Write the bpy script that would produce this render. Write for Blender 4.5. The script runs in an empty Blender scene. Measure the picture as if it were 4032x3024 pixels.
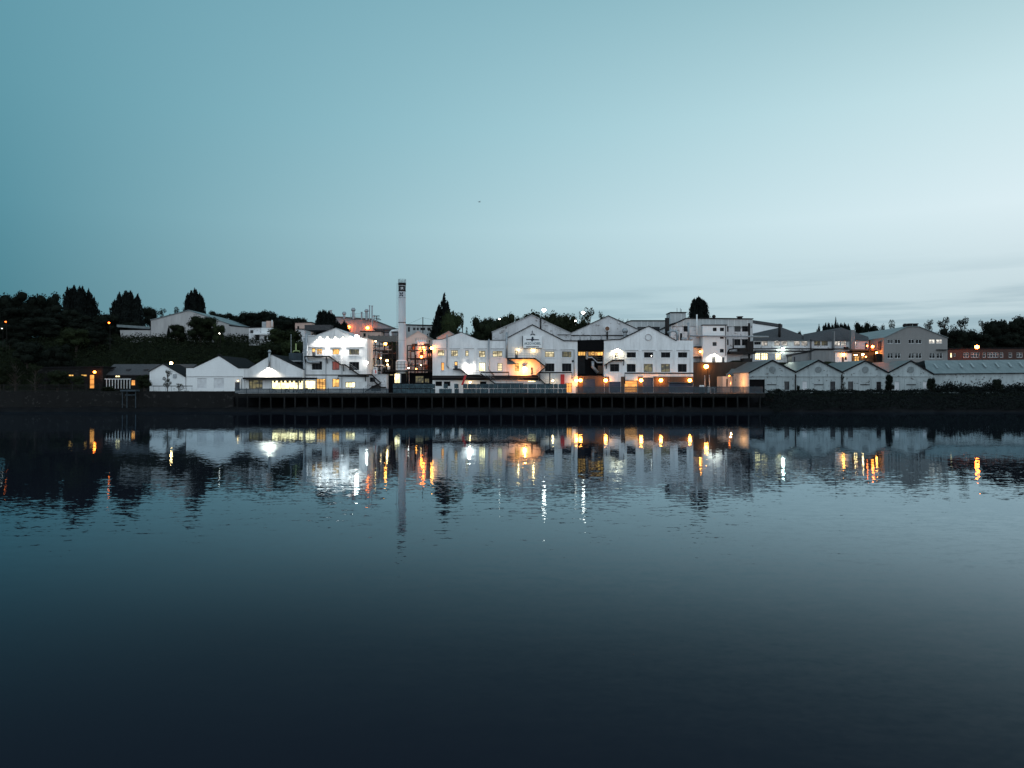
import bpy, bmesh, math, random
import numpy as np
from mathutils import Vector, Matrix
random.seed(7); rng = np.random.default_rng(11)
C = bpy.context.scene.collection
S = bpy.context.scene
# ------------------------------------------------------------------ camera
F = 3000.0; CX = 2016.0; HY = 1520.0; CZ = 7.5      # focal length and horizon in photo pixels, eye height above the river
cam = bpy.data.cameras.new('camera'); camo = bpy.data.objects.new('camera', cam); C.objects.link(camo)
cam.sensor_width = 36; cam.lens = 36 * F / 4032; cam.clip_start = .5; cam.clip_end = 9000
camo.location = (0, 0, CZ); camo.rotation_euler = (math.radians(90) + math.atan((HY - 1512) / F), 0, 0)
S.camera = camo
def lin(c):
    return tuple(((v/255)/12.92 if v/255 <= .04045 else ((v/255+.055)/1.055)**2.4) for v in c)
# ------------------------------------------------------------------ world: dusk sky, brighter to the right (west)
W = bpy.data.worlds.new('World'); S.world = W; W.use_nodes = True
nt = W.node_tree; N = nt.nodes; L = nt.links; N.clear()
def wn(t, **k):
    n = N.new(t)
    for a, b in k.items(): setattr(n, a, b)
    return n
tc = wn('ShaderNodeTexCoord'); sp = wn('ShaderNodeSeparateXYZ'); L.new(tc.outputs['Generated'], sp.inputs[0])
def wmr(src, a, b, c=0, d=1, smooth=True):
    m = wn('ShaderNodeMapRange'); m.inputs[1].default_value = a; m.inputs[2].default_value = b
    m.inputs[3].default_value = c; m.inputs[4].default_value = d
    if smooth: m.interpolation_type = 'SMOOTHSTEP'
    L.new(src, m.inputs[0]); return m.outputs[0]
def wramp(stops):
    r = wn('ShaderNodeValToRGB'); e = r.color_ramp.elements
    while len(e) > 1: e.remove(e[0])
    e[0].position = stops[0][0]; e[0].color = (*lin(stops[0][1]), 1)
    for p, c in stops[1:]:
        q = e.new(p); q.color = (*lin(c), 1)
    L.new(sp.outputs[2], r.inputs[0]); return r.outputs[0]
def wmix(f, a, b, bt='MIX'):
    m = wn('ShaderNodeMix', data_type='RGBA', blend_type=bt)
    if isinstance(f, float): m.inputs[0].default_value = f
    else: L.new(f, m.inputs[0])
    for s, i in ((a, 6), (b, 7)):
        if isinstance(s, tuple): m.inputs[i].default_value = (*s, 1)
        else: L.new(s, m.inputs[i])
    return m.outputs[2]
def inv(v): return tuple(255*(12.92*c if c <= .0031308 else 1.055*c**(1/2.4)-.055) for c in v)
SKY = [(0, (30, 40, 46), (30, 40, 46), (30, 40, 46)), (.001, (70, 119, 134), (162, 190, 199), (180, 203, 210)), (.1, (78, 132, 147), (168, 198, 207), (200, 219, 225)), (.2, (87, 144, 160), (176, 210, 219), (222, 240, 246)),
       (.32, (93, 150, 166), (159, 201, 212), (203, 230, 236)), (.45, (94, 151, 168), (138, 184, 197), (164, 201, 209)), (1, (80, 135, 155), (96, 146, 165), (105, 155, 170))]
def ctl(l, c, r): return inv([max(0, 2*b-.5*(a_+d)) for a_, b, d in zip(lin(l), lin(c), lin(r))])
rl = wramp([(p, l) for p, l, c, r in SKY]); rc = wramp([(p, ctl(l, c, r)) for p, l, c, r in SKY]); rr = wramp([(p, r) for p, l, c, r in SKY])
tt = wmr(sp.outputs[0], -.56, .56, smooth=False)
g2 = wmix(tt, wmix(tt, rl, rc), wmix(tt, rc, rr))
# thin streaks of cloud low in the sky
mp = wn('ShaderNodeMapping'); mp.inputs['Scale'].default_value = (2.2, 2.2, 34); mp.inputs['Rotation'].default_value = (0, math.radians(-2.2), 0)
L.new(tc.outputs['Generated'], mp.inputs[0])
nz = wn('ShaderNodeTexNoise'); nz.inputs['Scale'].default_value = 1.3; nz.inputs['Detail'].default_value = 5; nz.inputs['Roughness'].default_value = .55
L.new(mp.outputs[0], nz.inputs['Vector'])
cl = wmr(nz.outputs['Fac'], .44, .65); band = wmr(sp.outputs[2], .165, .075); rgt = wmr(sp.outputs[0], -.3, .35)
mu = wn('ShaderNodeMath', operation='MULTIPLY'); L.new(cl, mu.inputs[0]); L.new(band, mu.inputs[1])
mu2 = wn('ShaderNodeMath', operation='MULTIPLY'); L.new(mu.outputs[0], mu2.inputs[0]); L.new(rgt, mu2.inputs[1])
g3 = wmix(mu2.outputs[0], g2, wmix(1.0, g2, (.66, .73, .77), 'MULTIPLY'))
# sky behind the viewer: pale afterglow that lights the white walls
back = wmix(wmr(sp.outputs[2], -.02, .5), (1.17, 1.36, 1.46), (.7, .9, 1.05))
back = wmix(wmr(sp.outputs[2], -.03, .0), (.02, .03, .035), back)
g4 = wmix(wmr(sp.outputs[1], .25, -.25), g3, back)
nish = wn('ShaderNodeTexSky', sky_type='NISHITA', sun_disc=False); nish.sun_elevation = math.radians(1.5); nish.sun_rotation = math.radians(115)
bgA = wn('ShaderNodeBackground'); L.new(g4, bgA.inputs[0]); bgA.inputs[1].default_value = 1.02
bgB = wn('ShaderNodeBackground'); L.new(nish.outputs[0], bgB.inputs[0]); bgB.inputs[1].default_value = .05
mx = wn('ShaderNodeMixShader'); mx.inputs[0].default_value = .04; L.new(bgA.outputs[0], mx.inputs[1]); L.new(bgB.outputs[0], mx.inputs[2])
wo = wn('ShaderNodeOutputWorld'); L.new(mx.outputs[0], wo.inputs[0])
# the last glow of the sun that has just set, off to the right behind the viewer
sl = bpy.data.lights.new('sun', 'SUN'); sl.energy = .12; sl.angle = math.radians(40); sl.color = (1, .93, .9)
so = bpy.data.objects.new('sun', sl); C.objects.link(so); so.rotation_euler = (math.radians(72), 0, math.radians(30))
S.view_settings.view_transform = 'Standard'; S.view_settings.look = 'None'; S.view_settings.exposure = 0; S.view_settings.gamma = 1
S.cycles.use_denoising = True
try: S.cycles.denoiser = 'OPENIMAGEDENOISE'
except Exception: pass
S.cycles.max_bounces = 6; S.cycles.diffuse_bounces = 3; S.cycles.glossy_bounces = 3; S.cycles.transmission_bounces = 2
S.cycles.sample_clamp_indirect = 12; S.cycles.caustics_reflective = False; S.cycles.caustics_refractive = False
# ------------------------------------------------------------------ helpers
def X(px, D): return (px - CX) * D / F
def Z(py, D): return CZ - (py - HY) * D / F
WL = {}
def empty(name, loc, label=None, cat=None, group=None):
    o = bpy.data.objects.new(name, None); C.objects.link(o); o.location = loc; o.empty_display_size = .3
    WL[o.name] = Vector(loc); tag(o, label, cat, group); return o
def tag(o, label=None, cat=None, group=None, kind=None):
    if label: o['label'] = label
    if cat: o['category'] = cat
    if group: o['group'] = group
    if kind: o['kind'] = kind
    return o
def mesh(name, verts, faces, mat, parent=None, smooth=False):
    off = WL[parent.name] if parent else Vector((0, 0, 0))
    me = bpy.data.meshes.new(name); v = np.asarray(verts, float).reshape(-1, 3) - np.array(off)
    me.from_pydata(v.tolist(), [], faces); me.materials.append(mat)
    if smooth: me.polygons.foreach_set('use_smooth', [True] * len(me.polygons))
    me.update(); o = bpy.data.objects.new(name, me); C.objects.link(o)
    if parent: o.parent = parent
    WL[o.name] = off.copy(); return o
class MB:
    def __init__(s): s.v = []; s.f = []
    def add(s, v, f):
        b = len(s.v); s.v += [tuple(p) for p in v]; s.f += [tuple(i + b for i in q) for q in f]; return s
    def box(s, x0, x1, y0, y1, z0, z1):
        return s.add([(x, y, z) for x in (x0, x1) for y in (y0, y1) for z in (z0, z1)],
                     [(0, 1, 3, 2), (4, 6, 7, 5), (0, 4, 5, 1), (2, 3, 7, 6), (0, 2, 6, 4), (1, 5, 7, 3)])
    def pbox(s, p0, q0, p1, q1, D, y0, y1):           # rectangle given in photo pixels at distance D, from y0 to y1 deep
        return s.box(X(p0, D), X(p1, D), y0, y1, Z(q1, D), Z(q0, D))
    def prism(s, poly, y0, y1):                       # closed outline in x,z
        n = len(poly)
        return s.add([(x, y0, z) for x, z in poly] + [(x, y1, z) for x, z in poly],
                     [tuple(range(n)), tuple(range(2*n-1, n-1, -1))] + [(i, (i+1) % n, n+(i+1) % n, n+i) for i in range(n)])
    def tube(s, pts, r, n=6, cap=True):
        pts = [Vector(p) for p in pts]; rr = r if isinstance(r, (list, tuple)) else [r]*len(pts); vs = []; fs = []
        for i, p in enumerate(pts):
            d = ((pts[min(i+1, len(pts)-1)] - pts[max(i-1, 0)])).normalized()
            a = d.cross(Vector((0, 1, 0)) if abs(d.y) < .9 else Vector((1, 0, 0))).normalized(); b = d.cross(a)
            for k in range(n):
                t = 2*math.pi*k/n; vs.append(p + (a*math.cos(t) + b*math.sin(t))*rr[i])
        for i in range(len(pts)-1):
            for k in range(n): fs.append((i*n+k, i*n+(k+1) % n, (i+1)*n+(k+1) % n, (i+1)*n+k))
        if cap: fs += [tuple(range(n-1, -1, -1)), tuple(range((len(pts)-1)*n, len(pts)*n))]
        return s.add(vs, fs)
    def lathe(s, x, y, prof, n=20):                   # prof: (radius, z)
        vs = [(x + r*math.cos(2*math.pi*k/n), y + r*math.sin(2*math.pi*k/n), z) for r, z in prof for k in range(n)]; m = len(prof)
        fs = [(i*n+k, i*n+(k+1) % n, (i+1)*n+(k+1) % n, (i+1)*n+k) for i in range(m-1) for k in range(n)]
        return s.add(vs, fs + [tuple(range(n-1, -1, -1)), tuple(range((m-1)*n, m*n))])
    def ball(s, c, r, sz=1, seg=10, rings=6):
        prof = [(max(.001, r*math.sin(math.pi*i/rings)), c[2] - sz*r*math.cos(math.pi*i/rings)) for i in range(rings+1)]
        return s.lathe(c[0], c[1], prof, seg)
    def put(s, name, mat, parent=None, smooth=False): return mesh(name, s.v, s.f, mat, parent, smooth)
def dup(root, loc, label=None, group=None, scale=None, rz=None):
    r = root.copy(); C.objects.link(r); r.location = loc; WL[r.name] = Vector(loc)
    if label: r['label'] = label
    if group: r['group'] = group
    if scale: r.scale = scale
    if rz is not None: r.rotation_euler = (0, 0, rz)
    for ch in list(root.children):
        c = ch.copy(); C.objects.link(c); c.parent = r
        for g in list(ch.children):
            d = g.copy(); C.objects.link(d); d.parent = c
    return r
# ------------------------------------------------------------------ materials
MATS = {}
def nodes(name):
    m = bpy.data.materials.new(name); m.use_nodes = True; t = m.node_tree; b = t.nodes['Principled BSDF']; MATS[name] = m; return m, t, b
def pos(t, sc=(1, 1, 1)):
    g = t.nodes.new('ShaderNodeNewGeometry'); mp = t.nodes.new('ShaderNodeMapping'); mp.inputs['Scale'].default_value = sc
    t.links.new(g.outputs['Position'], mp.inputs[0]); return mp.outputs[0]
def noise(t, v, sc, det=4, rough=.6):
    n = t.nodes.new('ShaderNodeTexNoise'); n.inputs['Scale'].default_value = sc; n.inputs['Detail'].default_value = det
    n.inputs['Roughness'].default_value = rough; t.links.new(v, n.inputs['Vector']); return n.outputs['Fac']
def rampn(t, f, a, b, ca=0., cb=1.):
    m = t.nodes.new('ShaderNodeMapRange'); m.inputs[1].default_value = a; m.inputs[2].default_value = b
    m.inputs[3].default_value = ca; m.inputs[4].default_value = cb; t.links.new(f, m.inputs[0]); return m.outputs[0]
def mixc(t, f, a, b, bt='MIX'):
    m = t.nodes.new('ShaderNodeMix'); m.data_type = 'RGBA'; m.blend_type = bt
    if isinstance(f, (float, int)): m.inputs[0].default_value = f
    else: t.links.new(f, m.inputs[0])
    for s, i in ((a, 6), (b, 7)):
        if isinstance(s, tuple): m.inputs[i].default_value = (*s, 1)
        else: t.links.new(s, m.inputs[i])
    return m.outputs[2]
def bumpn(t, b, h, st, dist=.05):
    n = t.nodes.new('ShaderNodeBump'); n.inputs['Strength'].default_value = st; n.inputs['Distance'].default_value = dist
    t.links.new(h, n.inputs['Height']); t.links.new(n.outputs[0], b.inputs['Normal'])
def wall_mat(name, col, grime, peel=None, amount=.5, rough=.85):
    m, t, b = nodes(name)
    f = rampn(t, noise(t, pos(t, (1, 1, .3)), .35, 6, .65), .42, .72, 0, amount)
    c = mixc(t, f, col, grime)
    st = rampn(t, noise(t, pos(t, (2.2, 2.2, .12)), .9, 3), .55, .75, 0, amount*.9); c = mixc(t, st, c, grime)
    br = t.nodes.new('ShaderNodeTexBrick'); sx = t.nodes.new('ShaderNodeSeparateXYZ'); cb = t.nodes.new('ShaderNodeCombineXYZ')
    t.links.new(pos(t), sx.inputs[0]); ad = t.nodes.new('ShaderNodeMath'); t.links.new(sx.outputs[0], ad.inputs[0]); t.links.new(sx.outputs[1], ad.inputs[1])
    t.links.new(ad.outputs[0], cb.inputs[0]); t.links.new(sx.outputs[2], cb.inputs[1]); t.links.new(cb.outputs[0], br.inputs['Vector'])
    br.inputs['Scale'].default_value = 1.6; br.inputs['Mortar Size'].default_value = .015
    br.inputs['Color1'].default_value = (1, 1, 1, 1); br.inputs['Color2'].default_value = (.9, .9, .9, 1); br.inputs['Mortar'].default_value = (.8, .8, .8, 1)
    c = mixc(t, .5, c, br.outputs['Color'], 'MULTIPLY')
    oi = t.nodes.new('ShaderNodeObjectInfo'); hs = t.nodes.new('ShaderNodeHueSaturation'); t.links.new(c, hs.inputs['Color']); t.links.new(rampn(t, oi.outputs['Random'], 0, 1, .92, 1.06), hs.inputs['Value']); c = hs.outputs[0]
    if peel:
        p = rampn(t, noise(t, pos(t, (1, 1, 1.4)), .9, 7, .7), .585, .62); c = mixc(t, p, c, peel)
    t.links.new(c, b.inputs['Base Color']); b.inputs['Roughness'].default_value = rough; b.inputs['Specular IOR Level'].default_value = .15
    bumpn(t, b, noise(t, pos(t), 3, 5), .35, .04); return m
def plain(name, col, col2=None, sc=1.5, rough=.7, metal=0, bump=.15, aniso=(1, 1, 1), spec=.3):
    m, t, b = nodes(name); col2 = col2 or tuple(v*.72 for v in col)
    n = noise(t, pos(t, aniso), sc, 5, .6)
    t.links.new(mixc(t, rampn(t, n, .35, .68), col, col2), b.inputs['Base Color']); b.inputs['Roughness'].default_value = rough
    b.inputs['Metallic'].default_value = metal; b.inputs['Specular IOR Level'].default_value = spec
    if bump: bumpn(t, b, n, bump, .05)
    return m
def ribbed(name, col, line, period=1.8, width=.07, rough=.55, axis=0, bump=.5):
    m, t, b = nodes(name); sx = t.nodes.new('ShaderNodeSeparateXYZ'); t.links.new(pos(t), sx.inputs[0])
    md = t.nodes.new('ShaderNodeMath'); md.operation = 'WRAP'; md.inputs[1].default_value = period; md.inputs[2].default_value = 0; t.links.new(sx.outputs[axis], md.inputs[0])
    lt = t.nodes.new('ShaderNodeMath'); lt.operation = 'LESS_THAN'; lt.inputs[1].default_value = width; t.links.new(md.outputs[0], lt.inputs[0])
    c = mixc(t, rampn(t, noise(t, pos(t, (1, 1, .25)), .6, 5), .35, .7), col, tuple(v*.75 for v in col))
    t.links.new(mixc(t, lt.outputs[0], c, line), b.inputs['Base Color']); b.inputs['Roughness'].default_value = rough
    sn = t.nodes.new('ShaderNodeMath'); sn.operation = 'SINE'; ml = t.nodes.new('ShaderNodeMath'); ml.operation = 'MULTIPLY'; ml.inputs[1].default_value = 14
    t.links.new(sx.outputs[axis], ml.inputs[0]); t.links.new(ml.outputs[0], sn.inputs[0]); bumpn(t, b, sn.outputs[0], bump, .04); return m
def emit(name, col, st, vary=0., sc=1.1, dark=(.05, .03, .01)):
    m, t, b = nodes(name); b.inputs['Base Color'].default_value = (.05, .05, .05, 1); b.inputs['Roughness'].default_value = .3
    if vary:
        vz = t.nodes.new('ShaderNodeTexVoronoi'); vz.distance = 'CHEBYCHEV'; vz.inputs['Scale'].default_value = sc; t.links.new(pos(t, (1, 1, 1.3)), vz.inputs['Vector'])
        sx = t.nodes.new('ShaderNodeSeparateColor'); t.links.new(vz.outputs['Color'], sx.inputs[0])
        f = rampn(t, sx.outputs[0], .25, .8, vary, 0)
        t.links.new(mixc(t, f, col, dark), b.inputs['Emission Color'])
    else: b.inputs['Emission Color'].default_value = (*col, 1)
    b.inputs['Emission Strength'].default_value = st; return m
def leafmat(name, a, b2):
    m, t, b = nodes(name); oi = t.nodes.new('ShaderNodeObjectInfo')
    f = rampn(t, noise(t, pos(t), .45, 3), .35, .65); c = mixc(t, f, a, b2)
    hs = t.nodes.new('ShaderNodeHueSaturation'); t.links.new(c, hs.inputs['Color']); t.links.new(rampn(t, oi.outputs['Random'], 0, 1, .75, 1.3), hs.inputs['Value'])
    t.links.new(hs.outputs[0], b.inputs['Base Color']); b.inputs['Roughness'].default_value = .9; b.inputs['Specular IOR Level'].default_value = .05; return m
white = wall_mat('white_paint', (.79, .79, .8), (.42, .42, .42), amount=.6)
white_old = wall_mat('old_white_paint', (.39, .44, .455), (.2, .225, .235), peel=(.1, .1, .1), amount=.7)
white_rear = wall_mat('weathered_white', (.66, .66, .68), (.38, .38, .39), peel=(.22, .2, .2), amount=.7)
white_clean = wall_mat('clean_white', (.8, .81, .82), (.62, .62, .63), amount=.3)
pink = wall_mat('pale_brick', (.6, .42, .36), (.4, .28, .25), amount=.5)
brick = wall_mat('red_brick', (.075, .045, .04), (.045, .03, .027), amount=.6)
stone = wall_mat('dark_stone', (.011, .0112, .0115), (.006, .006, .006), amount=.8, peel=(.03, .029, .028))
brown = wall_mat('brown_brick', (.11, .07, .05), (.05, .036, .028), amount=.7)
pebble = wall_mat('pebbledash', (.215, .21, .208), (.165, .162, .16), amount=.5)
greyclad = ribbed('grey_cladding', (.42, .44, .45), (.62, .64, .64), 1.9, .1)
paleclad = ribbed('pale_cladding', (.41, .4, .4), (.34, .335, .335), 1.1, .12)
dkclad = ribbed('slate_grey_cladding', (.17, .175, .18), (.13, .13, .14), 1.0, .1)
bluelead = ribbed('blue_shutter', (.02, .035, .075), (.012, .02, .045), .28, .05, axis=2)
slate = plain('slate', (.075, .075, .08), (.045, .045, .05), 2.5, .85, spec=.1)
roofgrey = plain('grey_roof_sheet', (.11, .125, .13), (.075, .085, .09), .8, .5, aniso=(2, .3, 1))
roofpale = plain('pale_roof_sheet', (.15, .18, .19), (.1, .125, .135), .6, .5, aniso=(1.6, .3, 1))
verge = plain('dark_verge', (.018, .018, .02), None, 2, .9, spec=.05)
coping = plain('coping', (.5, .5, .51), (.34, .34, .35), 1, .8)
darkmetal = plain('dark_steel', (.015, .016, .019), (.026, .021, .018), 3, .7, 0, spec=.1)
greymetal = plain('galvanised_pipe', (.34, .36, .38), (.22, .23, .25), 2, .45, .5)
whitemetal = plain('white_steel', (.72, .73, .74), (.55, .56, .57), 2, .5)
rust = plain('rust', (.2, .09, .05), (.09, .05, .035), 3, .8)
red = plain('red_panel', (.55, .03, .03), (.4, .03, .03), 2, .5)
concrete = plain('concrete', (.1, .1, .1), (.06, .06, .06), .5, .9, spec=.05)
timber = plain('wet_timber', (.02, .019, .018), (.01, .01, .01), 1.6, .85, aniso=(1, 1, .3), spec=.05)
pilemat = plain('weathered_pile', (.024, .025, .026), (.008, .008, .008), .8, .85, aniso=(3, 1, .5), spec=.03)
mud = plain('mud', (.012, .012, .013), (.007, .007, .008), .5, .9, spec=.02)
bluegrey = plain('blue_grey_paint', (.035, .055, .07), (.02, .03, .04), 1.2, .6)
tankwhite = plain('translucent_plastic', (.085, .14, .165), (.02, .036, .046), 1.6, .6, spec=.1)
soilgreen = plain('rough_grass', (.014, .018, .01), (.009, .011, .008), .3, .95, spec=.02)
darkgap = plain('dark_cover', (.008, .008, .009), None, 2, .9, spec=.03)
bark = plain('bark', (.05, .04, .032), (.025, .02, .018), 4, .9)
teal = plain('teal_letter', (.01, .07, .09), (.008, .05, .07), 3, .5)
navy = plain('navy_logo', (.012, .02, .04), None, 3, .5)
glass = plain('dark_glass', (.005, .0055, .007), (.012, .013, .016), .8, .15, bump=0, spec=.05)
glassgrey = plain('grey_glass', (.045, .05, .056), (.022, .025, .03), .9, .12, bump=0, spec=.2)
blank = plain('bricked_up', (.66, .67, .69), (.5, .5, .52), .8, .9)
frame_d = plain('dark_frame', (.025, .025, .03), None, 3, .5)
frame_w = plain('white_frame', (.6, .62, .63), None, 3, .5)
doormat = plain('dark_door', (.05, .055, .07), (.03, .033, .045), 2, .5)
lit = emit('lit_cream', (1, .84, .48), 1.1, .85, .9, (.12, .09, .04))
amber = emit('lit_amber', (1, .54, .12), 1.5, .8, 1.3, (.2, .07, .01))
bright = emit('lit_bright', (1, .84, .44), 3.2, .6, .8, (.25, .17, .06))
cool = emit('lit_white', (1, .92, .8), 1.1, .75, 1.4, (.12, .11, .1))
dim = emit('lit_dim', (.55, .45, .16), .3, .9, 1.1, (.03, .025, .01))
redglow = emit('red_glow', (.8, .09, .03), .22, 1.0, .7, (.01, .01, .01))
orange = emit('lit_orange', (1, .4, .07), 1.4, .45, .9, (.35, .1, .02))
yellow = emit('lit_yellow', (.85, .62, .12), .8, .3, .6, (.6, .5, .3))
PANE = dict(lit=lit, amber=amber, dark=glass, grey=glassgrey, bright=bright, cool=cool, dim=dim, red=redglow, orange=orange, yellow=yellow, blank=blank, black=darkgap, door=doormat, shutter=bluelead)
# ------------------------------------------------------------------ ground, mud bank, river
def smooth(a, b, v):
    t = np.clip((v-a)/(b-a), 0, 1); return t*t*(3-2*t)
def ground(x, y):
    x = np.asarray(x, float); y = np.asarray(y, float)
    wl = smooth(-55, -68, x); wr = smooth(44, 47, x)
    bank = -1.2 + np.clip((y-172)/8, 0, 1)*1.0 + smooth(178, 189, y)*2.4
    bank = np.where(x < -70, np.maximum(bank, np.where(y > 190.5, 5.7, bank)), bank)
    rightb = -1.2 + smooth(172, 197, y)*6.9
    wrb = smooth(62, 68, x); bank = bank*(1-wrb) + np.maximum(bank, rightb)*wrb
    base = np.where(y >= 199, 5.6, bank)
    left = smooth(216, 282, y)*18.0 + smooth(285, 340, y)*5
    mid = smooth(224, 262, y)*8 + smooth(265, 320, y)*6
    shelf = np.where(y > 224.5, 12.0, 0) + smooth(226, 250, y)*4.3 + smooth(252, 300, y)*3; wm = smooth(-20, -22, x); mid = mid*(1-wm) + shelf*wm
    rg = np.where(y > 224.5, 8.9, 0) + smooth(240, 300, y)*2
    return base + wl*left + (1-wl)*(1-wr)*mid + wr*rg
xs = np.concatenate([np.linspace(-1500, -190, 14), np.linspace(-170, 190, 181), np.linspace(220, 1500, 14)])
ys = np.concatenate([[-60, 60, 165], np.arange(172, 190.1, 1.5), [190.6], np.arange(192, 199, 1.75), [199.0, 203, 210, 216], np.arange(219, 224, 2), [224.4, 224.6], np.arange(228, 345, 5), [380, 450, 600, 1000, 2500]])
gx, gy = np.meshgrid(xs, ys); gz = ground(gx, gy) + np.where((gy > 226), rng.normal(0, .25, gx.shape), 0) + np.where(gy < 190, (np.sin(gx*.35)+np.sin(gx*.13+2)+np.sin(gx*.9+gy))*.12+rng.normal(0, .1, gx.shape), 0)
nx, ny = len(xs), len(ys)
tag(mesh('terrain', np.stack([gx, gy, gz], -1).reshape(-1, 3), [(j*nx+i, j*nx+i+1, (j+1)*nx+i+1, (j+1)*nx+i) for j in range(ny-1) for i in range(nx-1)], soilgreen, smooth=True), kind='structure')
tm = bpy.data.objects['terrain'].data; tm.materials.append(mud)
for p in tm.polygons:
    if p.center.y < 199 and p.center.z < 5.0: p.material_index = 1
tag(MB().box(-79, 66, 199.2, 223, 5.3, 5.66).put('yard', concrete), kind='structure')
def mirror_boost_x(t):                                          # brighter light on the right put into the water: noisy x raises mirror strength
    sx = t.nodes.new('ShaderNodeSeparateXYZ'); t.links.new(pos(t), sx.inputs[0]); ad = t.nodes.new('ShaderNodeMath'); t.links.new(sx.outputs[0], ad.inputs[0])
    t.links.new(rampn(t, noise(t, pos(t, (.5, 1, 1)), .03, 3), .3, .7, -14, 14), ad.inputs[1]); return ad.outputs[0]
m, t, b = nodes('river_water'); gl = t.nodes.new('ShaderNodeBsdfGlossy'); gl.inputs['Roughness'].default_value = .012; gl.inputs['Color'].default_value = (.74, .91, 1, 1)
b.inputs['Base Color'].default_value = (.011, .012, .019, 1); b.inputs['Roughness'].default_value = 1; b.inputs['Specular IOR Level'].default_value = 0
fr = t.nodes.new('ShaderNodeFresnel'); fr.inputs['IOR'].default_value = 1.33; t.links.new(rampn(t, mirror_boost_x(t), -15, 95, 1.33, 1.85), fr.inputs['IOR']); fm = t.nodes.new('ShaderNodeMath'); fm.operation = 'MULTIPLY'     # reflection brightness shaped by hand: weak from above, full at a glance, raised rightwards
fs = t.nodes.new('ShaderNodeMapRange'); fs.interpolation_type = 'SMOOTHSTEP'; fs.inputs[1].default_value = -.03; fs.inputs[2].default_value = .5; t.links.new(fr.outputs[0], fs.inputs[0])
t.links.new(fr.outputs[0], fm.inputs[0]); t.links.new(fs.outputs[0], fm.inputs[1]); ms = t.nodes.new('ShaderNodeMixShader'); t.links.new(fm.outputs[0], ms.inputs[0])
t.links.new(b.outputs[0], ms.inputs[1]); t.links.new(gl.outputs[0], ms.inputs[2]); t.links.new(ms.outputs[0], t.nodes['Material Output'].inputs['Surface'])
def slope(sc, amp, scale, det=2):
    n = t.nodes.new('ShaderNodeTexNoise'); n.inputs['Scale'].default_value = scale; n.inputs['Detail'].default_value = det; n.inputs['Roughness'].default_value = .5
    t.links.new(pos(t, sc), n.inputs['Vector']); s1 = t.nodes.new('ShaderNodeVectorMath'); s1.operation = 'SUBTRACT'; s1.inputs[1].default_value = (.5, .5, .5)
    t.links.new(n.outputs['Color'], s1.inputs[0]); s2 = t.nodes.new('ShaderNodeVectorMath'); s2.operation = 'MULTIPLY'; s2.inputs[1].default_value = (amp*.35, amp, 0)
    t.links.new(s1.outputs[0], s2.inputs[0]); return s2.outputs[0]
def vadd(a, bb):
    n = t.nodes.new('ShaderNodeVectorMath'); t.links.new(a, n.inputs[0])
    if isinstance(bb, tuple): n.inputs[1].default_value = bb
    else: t.links.new(bb, n.inputs[1])
    return n.outputs[0]
sy = t.nodes.new('ShaderNodeSeparateXYZ'); t.links.new(pos(t), sy.inputs[0])
calm = rampn(t, sy.outputs[1], 10, 70, 3.6, .68)            # sheltered and calm under the far bank, wind ruffled in midstream
pm_ = t.nodes.new('ShaderNodeMath'); pm_.operation = 'MULTIPLY'; t.links.new(rampn(t, noise(t, pos(t, (.3, 1, 1)), .05, 3), .35, .65, .45, 1.35), pm_.inputs[0]); cm = t.nodes.new('ShaderNodeMath'); cm.operation = 'MULTIPLY'; t.links.new(calm, cm.inputs[0]); t.links.new(rampn(t, sy.outputs[1], 80, 150, 1, .72), cm.inputs[1]); t.links.new(cm.outputs[0], pm_.inputs[1]); patch = pm_.outputs[0]
sl = vadd(vadd(slope((.5, 1, 1), .006, .25), slope((.42, 1, 1), .036, 2.0)), slope((.6, 1, 1), .034, 6.0))
sc_ = t.nodes.new('ShaderNodeVectorMath'); sc_.operation = 'SCALE'; t.links.new(sl, sc_.inputs[0]); t.links.new(patch, sc_.inputs['Scale'])
nn = t.nodes.new('ShaderNodeVectorMath'); nn.operation = 'NORMALIZE'; t.links.new(vadd(sc_.outputs[0], (0, 0, 1)), nn.inputs[0]); t.links.new(nn.outputs[0], gl.inputs['Normal'])
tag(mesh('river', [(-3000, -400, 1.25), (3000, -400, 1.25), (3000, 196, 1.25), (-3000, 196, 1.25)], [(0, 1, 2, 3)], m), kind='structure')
# ------------------------------------------------------------------ buildings
def facade(root, name, outline, D, depth, mat, holes=()):
    bm = bmesh.new(); E = []
    def loop(pts, y):
        vs = [bm.verts.new((X(p, D), y, Z(q, D))) for p, q in pts]
        return vs, [bm.edges.new((vs[i], vs[(i+1) % len(vs)])) for i in range(len(vs))]
    ov, oe = loop(outline, D); E += oe
    for h in holes:
        r = [(h[0], h[1]), (h[2], h[1]), (h[2], h[3]), (h[0], h[3])]
        hv, he = loop(r, D); E += he
        bv = [bm.verts.new((v.co.x, D + .45, v.co.z)) for v in hv]
        for i in range(4): bm.faces.new((hv[i], hv[(i+1) % 4], bv[(i+1) % 4], bv[i]))
    bmesh.ops.triangle_fill(bm, use_beauty=True, use_dissolve=False, edges=E, normal=(0, -1, 0))
    bk = [bm.verts.new((v.co.x, D + depth, v.co.z)) for v in ov]; n = len(ov)
    for i in range(n): bm.faces.new((ov[i], ov[(i+1) % n], bk[(i+1) % n], bk[i]))
    bm.faces.new(bk); off = WL[root.name]
    for v in bm.verts: v.co -= off
    me = bpy.data.meshes.new(name); bm.to_mesh(me); bm.free(); me.materials.append(mat)
    o = bpy.data.objects.new(name, me); C.objects.link(o); o.parent = root; WL[o.name] = off.copy(); return o
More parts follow.
